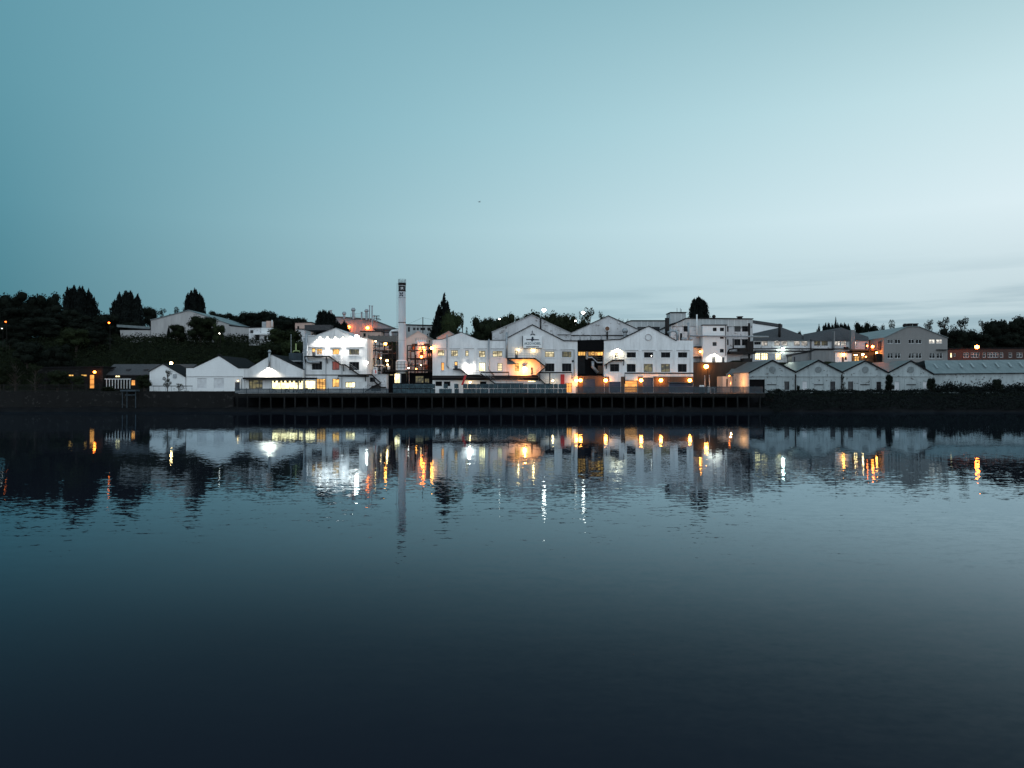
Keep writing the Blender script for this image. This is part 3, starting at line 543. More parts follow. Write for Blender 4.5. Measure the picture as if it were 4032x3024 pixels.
for a, c in ((2140, 2190), (2207, 2258)): slab(r, 'lintel', a, 1375, c, 1378, 200, .14, coping)
for a in (2056, 2122, 2194): slab(r, 'pilaster', a, 1376, a+9, 1478, 200, .1, white)
stair(r, 200, [(1997, 1410), (2107, 1410), (2148, 1443), (2111, 1474)], t=.3, width=2.2); stair(r, 200, [(2092, 1476), (2111, 1476), (2147, 1510), (2170, 1510)])
MB().add([(X(1997, 200), 199.95, Z(1412, 200)), (X(2036, 200), 199.95, Z(1432, 200)), (X(2036, 198), 197.6, Z(1434, 198)), (X(1997, 198), 197.6, Z(1435, 198))], [(0, 1, 2, 3)]).put('lean_to_roof', roofgrey, r)
pipe(r, 'pipe', [(2125, 1500, 198.6), (2125, 1467, 198.6), (2252, 1467, 198.6), (2252, 1492, 198.6)], .17, darkmetal); pipe(r, 'pipe', [(2165, 1467, 198.6), (2165, 1530, 198.6)], .14, darkmetal)
slab(r, 'fire_door', 2207, 1474, 2222, 1516, 200, .5, red); slab(r, 'meter_box', 2252, 1418, 2261, 1426, 200, .25, darkmetal)
# company sign
D = 199.7; s_ = empty('company_sign', (X(2096, D), D, Z(1371, D)), 'white company signboard with teal letters and a figure emblem, in the central gable', 'sign')
MB().pbox(2059, 1322, 2134, 1371, D, D-.1, D+.2).put('board', white_clean, s_); MB().pbox(2057, 1323, 2059.4, 1372, D, D-.14, D+.2).put('edge', darkmetal, s_); MB().pbox(2059.4, 1370.6, 2134, 1372, D, D-.13, D+.18).put('edge', darkmetal, s_)
tv, tf = text_polys('AKZO NOBEL', 1.0); w_ = max(v[0] for v in tv)-min(v[0] for v in tv); k = 66*D/F/w_; ky = 9.2*D/F/.72
MB().add([(X(2097, D)+x*k, D-.13, Z(1356.8, D)+y*ky) for x, y in tv], tf).put('lettering', teal, s_)
b = MB().pbox(2072, 1335, 2092, 1338.5, D, D-.16, D-.11).pbox(2102, 1336, 2122, 1339.5, D, D-.16, D-.11)
b.prism([(X(p, D), Z(q, D)) for p, q in ((2092, 1334), (2097, 1332), (2104, 1335), (2103, 1340), (2099, 1341), (2095, 1346), (2091, 1341))], D-.165, D-.11)
b.prism([(X(2097+4*math.cos(a), D), Z(1329.5+4*math.sin(a), D)) for a in np.arange(0, 6.2, .6)], D-.17, D-.11); b.put('figure_emblem', navy, s_)
MB().pbox(2072, 1364, 2122, 1367, D, D-.14, D-.11).put('underline', navy, s_)
b = MB().tube([(X(2098+9*math.cos(a), 199.9), 199.8, Z(1322-7*math.sin(a), 199.9)) for a in np.linspace(.25, math.pi-.25, 9)], .12, 6); b.tube([(X(2096, 199.9), 199.85, Z(1311, 199.9)), (X(2096, 199.9), 199.85, Z(1302, 199.9))], .1, 5); b.put('arch_ornament', navy, s_)
# leaning red chute
b = MB().prism([(X(p, 197), Z(q, 197)) for p, q in ((1816, 1516), (1824, 1516), (1837, 1478), (1829, 1478))], 196.6, 197.2)
tag(b.put('red_chute', red), 'red chute leaning below the lit yard of the first works shed', 'chute')
# rear gables
r = building('rear_works', 'weathered white rear shed whose higher gable rises behind the central works', [(1938, 1400), (1938, 1308), (2095, 1241), (2246, 1311), (2246, 1400)], 217, 30, white_rear, [], [(1935, 1309), (2095, 1241), (2249, 1313)], coping, t=.14)
pipe(r, 'flue', [(2129, 1300, 216.6), (2129, 1252, 216.6)], .2, darkmetal); slab(r, 'ledge', 2195, 1317, 2245, 1319, 217, .2, verge)
r = building('rear_works', 'weathered white rear shed with a round vent, right one of the two high rear gables', [(2246.5, 1420), (2246.5, 1310), (2395, 1244), (2520, 1301), (2520, 1420)], 217.3, 30, white_rear, [], [(2247, 1311), (2395, 1244), (2524, 1303)], verge, t=.16)
MB().tube([(X(2391, 217), 216.9, Z(1294, 217)), (X(2391, 217), 217.2, Z(1294, 217))], .85, 16).put('round_vent', white, r); MB().tube([(X(2391, 217), 216.75, Z(1294, 217)), (X(2391, 217), 216.88, Z(1294, 217))], .6, 16).put('vent_cowl', rust, r)
pipe(r, 'flue', [(2391, 1305, 216.8), (2391, 1336, 216.8)], .22, darkmetal); slab(r, 'ledge', 2250, 1319, 2480, 1322, 217.3, .2, verge); cowl(r, 2461, 1292, 1330, 214, .5, True)
for p in (2284, 2326, 2368): pipe(r, 'drainpipe', [(p, 1320, 217.1), (p, 1345, 217.1)], .12, greymetal)
r = building('link_bay', 'dark recessed link bay with an amber lit strip between two white sheds', [(2274.5, 1549), (2274.5, 1344), (2378.5, 1344), (2378.5, 1549)], 203, 20, darkgap, [(2276, 1384, 2306, 1401, 'amber', 3, 1), (2316, 1384, 2376, 1401, 'amber', 5, 1)], [(2274.3, 1343), (2378.7, 1341)], verge)
slab(r, 'cover', 2275, 1345, 2378, 1382, 203, 2.4, darkgap); stair(r, 203, [(2378, 1425), (2350, 1425), (2330, 1405), (2310, 1405)], mat=greymetal); slab(r, 'door_panel', 2307, 1384, 2315, 1414, 203, .1, whitemetal)
pipe(r, 'duct', [(2334, 1422, 202), (2334, 1445, 202), (2354, 1468, 202)], .45, greymetal); slab(r, 'hoist_frame', 2274.8, 1402, 2303, 1474, 203, .3, glass); slab(r, 'kiosk', 2353, 1440, 2374, 1472, 203, .8, brown)
WC = [(2420, 1387, 2432, 1413, 'door_lit'), (2402, 1433, 2438, 1463, 'dark', 2, 2)] + [(a, 1387, a+36, 1408, 'dark', 2, 1) for a in (2468, 2536, 2603, 2670)] + [(a, 1433, a+35, 1465, k, 2, 1) for a, k in ((2468, 'dark'), (2535, 'dim'), (2603, 'dim'), (2669, 'dark'))] + \
     [(2459, 1499, 2510, 1546, 'orange', 1, 4), (2399, 1503, 2444, 1546, 'shutter'), (2532, 1486, 2572, 1546, 'shutter'), (2634, 1507, 2729, 1546, 'shutter')]
r = building('east_works', 'white works shed with a blind roundel and two rows of dark windows', [(2379, 1549), (2379, 1341), (2422, 1338), (2444, 1338), (2554, 1285), (2661, 1341), (2729.5, 1341), (2729.5, 1549)], 200, 22, white, WC, [(2378, 1341), (2422, 1338), (2444, 1338), (2554, 1285), (2664, 1343)], verge, sill=white_clean, t=.16)
for a in (2461, 2528, 2595, 2663): slab(r, 'lintel', a, 1378, a+52, 1381, 200, .14, coping)
for a in (2514, 2581, 2648, 2714): slab(r, 'pilaster', a, 1381, a+8, 1466, 200, .1, white)
b = MB().tube([(X(2553, 200)+.8*math.cos(a), 199.9, Z(1328, 200)+.8*math.sin(a)) for a in np.linspace(0, 2*math.pi, 21)], .09, 5, False); b.put('roundel', coping, r)
stair(r, 200, [(2379, 1436), (2410, 1416), (2456, 1416)], braces=[(2387, 1432, 1452), (2455, 1418, 1438)])
pipe(r, 'pipe', [(2460, 1510, 198.8), (2460, 1469, 198.8), (2735, 1470, 198.8)], .17, darkmetal); slab(r, 'hopper_panel', 2462, 1472, 2508, 1495, 200, .6, white_clean)
for a, c in ((2380, 2398), (2445, 2458), (2511, 2531), (2573, 2633)): slab(r, 'brick_plinth', a, 1483, c, 1548, 200, .12, brown)
slab(r, 'brick_plinth', 2634, 1483, 2729, 1505, 200, .12, brown); slab(r, 'shutter_hood', 2630, 1505, 2729, 1508, 200, .5, bluegrey)
b = building('shutter_wall', 'brown brick ground floor wall with a blue roller shutter, below the dark link bay', [(2275, 1549), (2275, 1480), (2378, 1480), (2378, 1549)], 200.4, 2.2, brown, [(2295, 1492, 2343, 1547, 'shutter')], [(2275, 1480), (2378, 1480)], verge, cat='wall', t=.1, over=.1)
# ducts on the east roof
r = empty('roof_ducts', (X(2640, 214), 214, Z(1340, 214)), 'cluster of dark bent ducts and stacks behind the east works roof', 'ducts')
pipe(r, 'stack', [(2627, 1340, 214), (2627, 1252, 214)], .62, darkmetal); pipe(r, 'bent_duct', [(2630, 1312, 212), (2645, 1302, 212), (2660, 1302, 212), (2668, 1312, 212), (2668, 1340, 212)], .42, greymetal)
pipe(r, 'stack', [(2682, 1340, 211), (2682, 1312, 211)], .32, darkmetal); pipe(r, 'stack', [(2712, 1340, 212), (2711, 1270, 212)], .3, greymetal)
for p, q in ((2690, 1330), (2700, 1332), (2720, 1331)): MB().ball((X(p, 210), 210, Z(q+4, 210)), .5).put('fan_unit', greymetal, r)
# --- retaining wall and the laboratories on the terrace
building('terrace_wall', 'tall brown stone retaining wall lit by a yellow lamp, right of the east works', [(2730, 1549), (2730, 1428), (2990, 1424), (2990, 1549)], 223.6, 1, wall_mat('terrace_stone', (.06, .048, .04), (.03, .026, .022), amount=.8), [], cat='wall')
building('clad_block', 'low grey clad block on the skyline behind the east works roof', [(2460, 1345), (2460, 1272), (2484, 1265), (2640, 1265), (2640, 1345)], 246, 14, greyclad, [(2510, 1287, 2540, 1302, 'grey', 1, 1), (2566, 1287, 2598, 1305, 'grey', 1, 1)], [(2458, 1273), (2484, 1264), (2642, 1264)], verge, t=.25)
WD = [(2692, 1284, 2712, 1306, 'dark', 2, 2), (2863, 1284, 2869, 1306, 'dark', 1, 2), (2892, 1284, 2916, 1306, 'grey', 2, 2), (2922, 1284, 2946, 1306, 'dark', 2, 2), (2863, 1336, 2869, 1359, 'dark', 1, 2), (2891, 1335, 2916, 1360, 'dark', 2, 1), (2921, 1335, 2946, 1360, 'dark', 2, 1)]
r = building('laboratory_block', 'tall white laboratory block with a grey clad top, above the retaining wall', [(2642, 1428), (2642, 1284), (2963, 1284), (2963, 1428)], 228, 22, white_rear, WD)
o = facade(r, 'clad_storey', [(2640, 1284), (2648, 1281), (2704, 1255), (2964, 1258), (2964, 1284)], 227.7, 22, greyclad)
roofslabs(r, [(2646, 1281), (2704, 1254), (2966, 1257)], 227.7, 22, verge, t=.25)
facade(r, 'lift_tower', [(2640, 1275), (2640, 1233), (2701, 1233), (2701, 1258)], 231, 6, greyclad); roofslabs(r, [(2638, 1232), (2703, 1232)], 231, 6, verge, t=.25, name='tower_roof')
for p, q in ((2666, 1213), (2679, 1213), (2683, 1217), (2634, 1230)): MB().tube([(X(p, 232), 232, Z(1236, 232)), (X(p, 232), 232, Z(q, 232))], .06, 4).put('aerial', darkmetal, r)
WT = [(2807, 1290, 2822, 1304, 'dark', 2, 1), (2835, 1290, 2851, 1304, 'dark', 2, 1), (2835, 1325, 2850, 1334, 'dark', 2, 1), (2806, 1347, 2822, 1362, 'grey', 2, 2), (2835, 1374, 2850, 1388, 'dark', 2, 1), (2803, 1404, 2819, 1427, 'door_grey'), (2843, 1407, 2853, 1427, 'door')]
facade(r, 'stair_tower', [(2767, 1429), (2767, 1282), (2862, 1282), (2862, 1429)], 225, 2.9, white_clean, WT)
for w in WT: window(r, 225, w, frame_d)
roofslabs(r, [(2765, 1281), (2864, 1281)], 225, 2.9, verge, t=.2, name='tower_roof')
slab(r, 'grey_pod', 2742, 1283, 2766, 1325, 228, 2.0, greyclad); pipe(r, 'flue', [(2744, 1330, 225.5), (2744, 1238, 225.5)], .2, whitemetal)
pipe(r, 'ledge_duct', [(2706, 1322, 224), (3026, 1326, 224)], .24, greymetal); pipe(r, 'stack', [(2950, 1420, 226.5), (2950, 1272, 226.5)], .32, darkmetal); pipe(r, 'pipe', [(2862, 1395, 226.5), (2872, 1376, 226.5), (2888, 1373, 226.5), (2965, 1372, 226.5)], .22, darkmetal)
pipe(r, 'pipe', [(2887, 1375, 226.5), (2887, 1333, 226.5)], .2, darkmetal); pipe(r, 'pipe', [(2858, 1282, 224.7), (2858, 1400, 224.7)], .12, darkmetal)
cowl(r, 2913, 1246, 1260, 236, .8, False, darkmetal); cowl(r, 2811, 1240, 1258, 236, .35, True, darkmetal)
slab(r, 'tank_deck', 2865, 1385, 2966, 1395, 228, 2.4, darkmetal); slab(r, 'plant_unit', 2935, 1345, 2960, 1384, 228, 1.8, darkmetal); slab(r, 'plant_unit', 2903, 1374, 2932, 1385, 228, 2, darkmetal); slab(r, 'plant_unit', 2915, 1412, 2950, 1427, 228, 3, darkmetal)
slab(r, 'stair_landing', 2730, 1405, 2760, 1408, 228, 2, darkmetal); pipe(r, 'handrail', [(2731, 1393, 226), (2760, 1393, 226)], .06, greymetal); slab(r, 'fire_escape', 2731, 1365, 2758, 1369, 228, 2, darkmetal); slab(r, 'lit_wall', 2728, 1330, 2762, 1428, 229.5, .1, white_rear)
# --- saw tooth halls
WE = [(2970, 1346, 2996, 1357, 'dark', 3, 1)] + [(a, 1342.5, a+24, 1361, k, 5, 3) for a, k in ((2999, 'cool'), (3048, 'cool'), (3077, 'cool'), (3126, 'cool'), (3156, 'cool'))] + [(2973, 1390, 2995, 1417, 'bright', 3, 2), (2998, 1390, 3024, 1417, 'bright', 3, 2), (3054, 1390, 3076, 1417, 'bright', 3, 2)]
r = building('clerestory_hall', 'white hall with a row of lit windows beneath a hipped grey roof', [(2964, 1428), (2964, 1341), (3192, 1341), (3192, 1428)], 234, 24, white_rear, WE)
def hip(root, pts_front, ridge, D, dd, mat):         # eave line in front, ridge line set back dd
    v = [(X(p, D), D-.4, Z(q, D)) for p, q in pts_front] + [(X(p, D+dd), D+dd, Z(q, D+dd)) for p, q in ridge]; n = len(pts_front)
    m_ = MB().add(v, [(i, i+1, n+i+1, n+i) for i in range(n-1)] + [(n-1, 0, n) if False else (0, n, 2*n-1, n-1)[:3]]); return m_.put('roof', mat, root)
hip(r, [(2963, 1342), (3076, 1342), (3194, 1342)], [(2966, 1313), (3076, 1288), (3192, 1331)], 234, 8, slate)
b = MB(); b.add([(X(2966, 242), 242, Z(1313, 242)), (X(3076, 242), 242, Z(1288, 242)), (X(3192, 242), 242, Z(1331, 242)), (X(2966, 242), 258, Z(1313, 242)-1), (X(3076, 242), 258, Z(1288, 242)), (X(3192, 242), 258, Z(1331, 242)-1)], [(0, 1, 4, 3), (1, 2, 5, 4)]).put('rear_roof', slate, r)
pipe(r, 'pipe_run', [(2964, 1373, 233.4), (3190, 1373, 233.4)], .16, darkmetal); pipe(r, 'pipe_run', [(2970, 1382, 233.2), (3190, 1383, 233.2)], .22, darkmetal); pipe(r, 'stack', [(3069, 1331, 236), (3070, 1274, 236)], .4, darkmetal); pipe(r, 'drainpipe', [(3193, 1336, 233.5), (3193, 1400, 233.5)], .2, darkmetal)
slab(r, 'lower_door', 3025, 1393, 3050, 1420, 234, .1, greymetal)
r = building('long_rear_roof', 'long dark rear roof over white wall, left of the dark square stack', [(2964, 1330), (2964, 1273), (3076, 1290), (3076, 1330)], 262, 14, white_clean, [], [(2962, 1272), (3080, 1289)], slate, t=1.0)
WF = [(3206, 1343, 3231, 1361, 'dim', 4, 3), (3235, 1343, 3260, 1361, 'dim', 4, 3), (3284, 1343, 3309, 1361, 'cool', 3, 2), (3313, 1343, 3333, 1361, 'cool', 3, 2), (3361, 1343, 3374, 1361, 'cool', 2, 1)]
r = building('gabled_hall', 'white hall with a dark slate grey gable and dim clerestory windows', [(3193, 1428), (3193, 1341), (3300, 1341), (3420, 1341), (3420, 1428)], 236, 24, white_rear, WF)
hip(r, [(3163, 1342), (3310, 1342), (3422, 1342)], [(3163, 1317), (3312, 1289), (3418, 1326)], 236, 6, slate)
b = MB(); b.add([(X(3163, 242), 242, Z(1317, 242)), (X(3312, 242), 242, Z(1289, 242)), (X(3418, 242), 242, Z(1326, 242)), (X(3163, 242), 262, Z(1317, 242)), (X(3312, 242), 262, Z(1289, 242)), (X(3418, 242), 262, Z(1326, 242))], [(0, 1, 4, 3), (1, 2, 5, 4)]).put('rear_roof', slate, r)
slab(r, 'bay_front', 3275, 1306, 3279, 1372, 236, 1.6, dkclad); slab(r, 'bay_side', 3345, 1300, 3360, 1380, 236, 1.2, dkclad); pipe(r, 'pipe_run', [(3195, 1374, 235), (3345, 1374, 235)], .18, darkmetal); slab(r, 'condenser', 3322, 1366, 3336, 1376, 236, 1, darkmetal)
building('grey_store', 'plain slate grey clad store in front of the gabled hall', [(3195, 1445), (3195, 1385), (3210, 1379), (3285, 1379), (3285, 1445)], 229, 5, dkclad, [], [(3193, 1385), (3210, 1378), (3287, 1378)], verge, t=.15)
building('lean_to_store', 'dark grey lean-to store with a sloping roof, beside the plain slate grey store', [(3118, 1440), (3118, 1400), (3194, 1386), (3194, 1440)], 230, 4.5, dkclad, [(3126, 1405, 3131, 1436, 'grey', 1, 1)], [(3112, 1398), (3195, 1384)], verge, t=.15)
building('white_kiosk', 'little white kiosk with a dark door and an orange lamp on its front', [(3288, 1432), (3288, 1386), (3353, 1391), (3353, 1432)], 229.4, 4, white_clean, [(3314, 1406, 3324, 1430, 'door'), (3326, 1406, 3335, 1417, 'dark', 1, 1)], [(3287, 1386), (3354, 1391)], verge, t=.12)
r = building('lamp_lit_annex', 'jumbled annex glowing orange between the gabled hall and the grey gable', [(3354, 1432), (3354, 1385), (3450, 1385), (3450, 1432)], 232, 4, brown, [(3365, 1402, 3384, 1424, 'amber', 2, 2), (3392, 1402, 3402, 1412, 'amber', 1, 1)], [(3352, 1384), (3452, 1384)], verge)
slab(r, 'pipe_tray', 3345, 1376, 3440, 1381, 232, 1.6, rust); pipe(r, 'stack', [(3428, 1384, 230), (3428, 1340, 230)], .25, rust); pipe(r, 'stack', [(3410, 1384, 231), (3410, 1350, 231)], .3, darkmetal)
# --- grey gable
WG = [(a, 1336, a+24, 1353, k, 2, 1) for a, k in ((3494, 'grey'), (3523, 'dark'), (3577, 'dark'), (3606, 'dark'), (3658, 'cool'), (3687, 'cool'))] + [(a, 1390, a+24, 1411, 'dark', 2, 2) for a in (3494, 3523, 3577, 3606, 3659, 3688)]
r = building('grey_gable_block', 'broad grey rendered block with a shallow gable and white framed windows', [(3480, 1440), (3480, 1331), (3572, 1287), (3618, 1287), (3731, 1331), (3731, 1440)], 228, 40, pebble, WG, [(3478, 1332), (3572, 1287), (3618, 1287), (3733, 1332)], roofpale, fmat=frame_w, t=.16)
for p in (3564, 3583, 3604): cowl(r, p, 1274, 1290, 229.5, .4 if p < 3570 else .7, p < 3570, darkmetal)
slab(r, 'canopy', 3686, 1376, 3728, 1379, 228, .8, darkmetal)
b = MB(); b.prism([(X(3360, 262), Z(1350, 262)), (X(3420, 262), Z(1322, 262)), (X(3500, 262), Z(1296, 262)), (X(3560, 262), Z(1290, 262)), (X(3560, 262), Z(1350, 262))], 258, 285)
tag(b.put('barrel_roof_shed', roofpale), 'pale curved roof shed rising behind the left side of the grey gable', 'building')
slab(r, 'side_stair', 3457, 1345, 3478, 1378, 231, 1.5, glassgrey); slab(r, 'side_shed', 3440, 1395, 3479, 1432, 231, 2, stone)
WH = [(3742, 1389, 3750, 1408, 'bright', 1, 1), (3755, 1390, 3763, 1404, 'grey', 1, 1)] + [(a, 1388, a+w, 1408, 'grey', n, 2) for a, w, n in ((3794, 22, 2), (3823, 34, 3), (3870, 12, 1), (3888, 44, 4), (3937, 14, 1), (3972, 14, 1), (4003, 24, 2), (4040, 30, 3), (4090, 40, 3))]
building('brick_block', 'long low red brick block with white windows at the right edge', [(3732, 1440), (3732, 1376), (4200, 1372), (4200, 1440)], 243, 12, brick, WH, [(3732, 1375), (4204, 1371)], verge, fmat=frame_w, t=.3)
# --- four sheds by the river on the right
roundelm = plain('roundel_render', (.2, .225, .235), (.12, .14, .145), 2, .9)
SH = [((2948, 1468), (3041, 1419), (3133, 1465.5)), ((3133.5, 1465), (3222, 1419), (3315, 1465.5)), ((3315.5, 1465), (3407, 1421), (3497, 1467.5)), ((3497.5, 1467), (3586, 1421), (3675, 1473))]
SW = [[(2951, 1494, 3012, 1547, 'black'), (3089, 1502, 3108, 1535, 'grey', 1, 2)], [(3160, 1502, 3178, 1535, 'blank'), (3269, 1502, 3289, 1535, 'grey', 1, 2)], [(3339, 1502, 3359, 1536, 'grey', 1, 2), (3451, 1503, 3470, 1536, 'dark', 1, 2)], [(3523, 1503, 3541, 1536, 'blank'), (3634, 1504, 3652, 1530, 'blank')]]
SL_ = ['first of four old white river sheds, with peeling paint and a dark doorway', 'second of four old river sheds, a ghosted window beside its drainpipe', 'third of four old river sheds, between the two dark drainpipe shrubs', 'fourth old river shed, its wall half hidden by shrubs at both ends']
for i in range(4):
    (a, qa), (m0, qm), (c, qc) = SH[i]; DD = 200+.15*i
    r = building('river_shed', SL_[i], [(a, 1552), (a, qa), (m0, qm), (c, qc), (c, 1552)], DD, 21, white_old, SW[i], cat='shed', group='row of four gabled river sheds')
    roofslabs(r, [(a-1, qa+1), (m0, qm), (c+.5, qc+1)], DD, 21, roofgrey, t=.16, over=.02); b = MB()
    for (p0, q0), (p1, q1) in (((a-1, qa+1), (m0, qm)), ((m0, qm), (c+1, qc+1))): b.prism([(X(p0, DD), Z(q0, DD)-.16), (X(p1, DD), Z(q1, DD)-.16), (X(p1, DD), Z(q1, DD)+.2), (X(p0, DD), Z(q0, DD)+.2)], DD-.4, DD-.06)
    b.put('bargeboard', verge, r)
    MB().tube([(X(m0, DD), DD-.1, Z(1456, DD)), (X(m0, DD), DD+.2, Z(1456, DD))], .86, 18).put('roundel', roundelm, r); slab(r, 'string_course', a+2, 1479, c-2, 1483, DD, .2, white_old)
    for p in (a+64, a+110): slab(r, 'pilaster', p, 1484, p+3, 1546, DD, .12, white_old)
    slab(r, 'door_lintel', a+72, 1513, a+108, 1516, DD, .14, darkmetal)
    if i < 3: pipe(r, 'drainpipe', [(c-.5, 1474, DD-.25), (c-.5, 1545, DD-.25)], .16, darkmetal)
r = empty('long_shed', (X(3860, 204), 204, 5.6), 'long low white shed under a pale grey roof, running off the right edge', 'shed')
x0, x1 = X(3676, 204), X(4300, 204); facade(r, 'wall', [(3676, 1552), (3676, 1471), (4300, 1466), (4300, 1552)], 204, 18, white_old)
MB().add([(x0-2, 203.6, Z(1472, 204)), (x1, 203.6, Z(1466, 204)), (x1, 213, Z(1415, 213)), (X(3640, 213), 213, Z(1419, 213)), (x1, 222.5, Z(1466, 204)), (x0-6, 222.5, Z(1472, 204))], [(0, 1, 2, 3), (3, 2, 4, 5)]).put('roof', roofpale, r)
MB().add([(x0-.3, 203.5, Z(1474, 204)), (x1, 203.5, Z(1468, 204)), (x1, 203.5, Z(1465.5, 204)), (x0-.3, 203.5, Z(1471, 204))], [(0, 1, 2, 3)]).put('gutter', verge, r)
rl_ = plain('roof_light_sheet', (.27, .31, .32), (.18, .21, .22), 1.2, .5)
for k, p in enumerate((3688, 3735, 3788, 3832, 3880, 3930, 3980, 4025)):
    u = [(p, .38), (p+7, .38), (p-7, .72), (p-14, .72)]; vs = []
    for pp, f in u: d = 203.6+(213-203.6)*f; vs.append((X(pp, d), d-.03, Z(1470-.05*(pp-3676)/3, 204)+(Z(1417, 213)-Z(1469, 204))*f+.06))
    MB().add(vs, [(0, 1, 2, 3)]).put('roof_light', rl_, r)
building('tin_side_shed', 'small rendered side shed washed in orange light, left of the first river shed', [(2846, 1549), (2846, 1482), (2884, 1482), (2884, 1549)], 214, 6, wall_mat('cream_render', (.66, .55, .45), (.5, .42, .36), amount=.4), [(2860, 1492, 2866, 1522, 'black')], cat='shed')
b = MB(); v = [(X(2858, 214), 213.6, Z(1479, 214)), (X(2950, 214), 213.6, Z(1488, 214)), (X(2950, 200), 200, Z(1467, 200)), (X(3041, 200), 200.4, Z(1420, 200))]
MB().add([(X(2858, 214), 213.5, Z(1480, 214)), (X(2948, 214), 213.5, Z(1484, 214)), (X(2948, 214), 213.5, Z(1479, 214)), (X(2858, 214), 213.5, Z(1476, 214)), (X(3000, 220), 220, Z(1452, 220)), (X(2880, 220), 220, Z(1452, 220))], [(0, 1, 2, 3), (3, 2, 4, 5)]).put('roof', roofgrey, bpy.data.objects['tin_side_shed'])
# ------------------------------------------------------------------ wharf, walls, fences
r = empty('timber_wharf', (X(1965, 188), 188, 0), 'long dark timber wharf on weathered piles along the river', 'wharf')
wx0, wx1 = X(922, 188), X(3012, 188)
MB().box(wx0, wx1, 188, 199.1, 5.25, 5.62).put('deck', timber, r); MB().box(wx0, wx1, 187.75, 187.99, 4.95, 5.6).put('fascia', timber, r); MB().box(wx0, wx1, 187.6, 187.8, 4.7, 4.86).put('waler', pilemat, r)
pl = [936, 980, 1024, 1072, 1122, 1166, 1210, 1258, 1306, 1352, 1400, 1451, 1500, 1548, 1598, 1650, 1702, 1748, 1794, 1838, 1884, 1928, 1974, 2020, 2063, 2108, 2152, 2192, 2234, 2280, 2320, 2365, 2411, 2456, 2500, 2540, 2577, 2612, 2648, 2690, 2718, 2760, 2808, 2856, 2902, 2946, 2990]
for p in pl:
    x = X(p+random.uniform(-3, 3), 188); MB().tube([(x, 187.45, -.6), (x+random.uniform(-.1, .1), 187.5, 5.1)], .19, 7).put('pile', pilemat, r)
for p in pl[::2]: x = X(p, 193); MB().tube([(x, 193, .2), (x, 193, 5.25)], .2, 6).put('rear_pile', timber, r)
MB().box(wx0, wx1, 198.8, 199.15, 0, 5.2).put('back_wall', stone, r)
b = MB(); b.box(X(-900, 190), X(922, 190), 189.6, 190.5, -.5, 6.2); tag(b.put('river_wall', stone), 'dark stone river wall along the left bank', 'wall')
def fence(name, label, p0, p1, D, q0, q1, mat, gap, pw, postgap=46, z0=None):
    r = empty(name, (X((p0+p1)/2, D), D, Z(q1, D)), label, 'fence'); b = MB(); x = X(p0, D)
    while x < X(p1, D): b.box(x, x+pw, D, D+.03, Z(q1, D)+.06, Z(q0, D)); x += gap
    b.put('pales', mat, r); b = MB()
    for q in (q0+3, q1-3): b.box(X(p0, D), X(p1, D), D+.04, D+.1, Z(q, D)-.04, Z(q, D)+.04)
    b.put('rails', mat, r)
    for p in np.arange(p0, p1, postgap): MB().box(X(p, D)-.05, X(p, D)+.05, D+.04, D+.16, Z(q1, D), Z(q0-3, D)).put('post', mat, r)
fence('palisade_fence', 'blue grey palisade fence on the wharf edge below the lit serving bay', 925, 1530, 188.5, 1530, 1549, bluegrey, .17, .125)
fence('mesh_fence', 'blue grey mesh fence on the wharf before the blue shutters', 2268, 3004, 188.7, 1522, 1549, bluegrey, .15, .1, 47)
fence('wire_fence', 'thin dark wire fence on the river wall at the far left', -40, 400, 190, 1513, 1541, darkmetal, .3, .05, 54)
r = empty('pipe_railing', (X(680, 190), 190, 6.2), 'low pipe railing on the river wall before the small white outhouse', 'railing')
MB().tube([(X(600, 190), 190, Z(1520, 190)), (X(758, 190), 190, Z(1520, 190))], .09, 6).put('top_rail', darkmetal, r)
for p in (604, 626, 652, 675, 712, 735, 756): MB().tube([(X(p, 190), 190, 6.2), (X(p, 190), 190, Z(1520, 190))], .05, 5).put('post', greymetal, r)
r = empty('landing_stage', (X(508, 187), 187.5, .5), 'pale steel landing frame standing against the left river wall', 'landing stage')
for p in (482, 500, 534): MB().tube([(X(p, 188), 188, .8), (X(p, 188), 188, Z(1538, 188))], .1, 6).put('post', bluegrey, r)
MB().box(X(478, 188), X(538, 188), 187.4, 189.5, Z(1541, 188), Z(1535, 188)).put('platform', bluegrey, r); MB().tube([(X(494, 188), 187.9, Z(1556, 188)), (X(534, 188), 187.9, Z(1555, 188))], .12, 6).put('crossbar', bluegrey, r)
for p, lb in ((1078, 'left of the tables under the serving bay canopy'), (1130, 'second table before the bright serving bay'), (1163, 'third table before the bright serving bay'), (1186, 'fourth table, by the serving bay post'), (1209, 'fifth table, before the end serving window'), (1233, 'rightmost of the tables under the serving bay canopy')):
    y = 193.5+random.uniform(-.4, .4); r = empty('picnic_table', (X(p, y), y, 5.66), 'dark wooden picnic table, ' + lb, 'table', 'picnic tables before the serving bay'); x = X(p, y)
    MB().box(x-.6, x+.6, y-.4, y+.4, 6.38, 6.46).put('top', timber, r)
    for d in (-.75, .75): MB().box(x-.6, x+.6, y+d-.15, y+d+.15, 6.06, 6.12).put('bench', timber, r)
    for d in (-.45, .45): MB().add([(x+d-.05, y-.75, 5.66), (x+d+.05, y-.75, 5.66), (x+d+.05, y-.2, 6.38), (x+d-.05, y-.2, 6.38), (x+d-.05, y+.75, 5.66), (x+d+.05, y+.75, 5.66), (x+d+.05, y+.2, 6.38), (x+d-.05, y+.2, 6.38)], [(0, 1, 2, 3), (4, 5, 6, 7), (3, 2, 6, 7)]).put('leg', timber, r)
    MB().box(x-.3, x+.2, y-.2, y+.25, 6.46, 6.46+random.uniform(.25, .6)).put('planter', darkmetal, r)
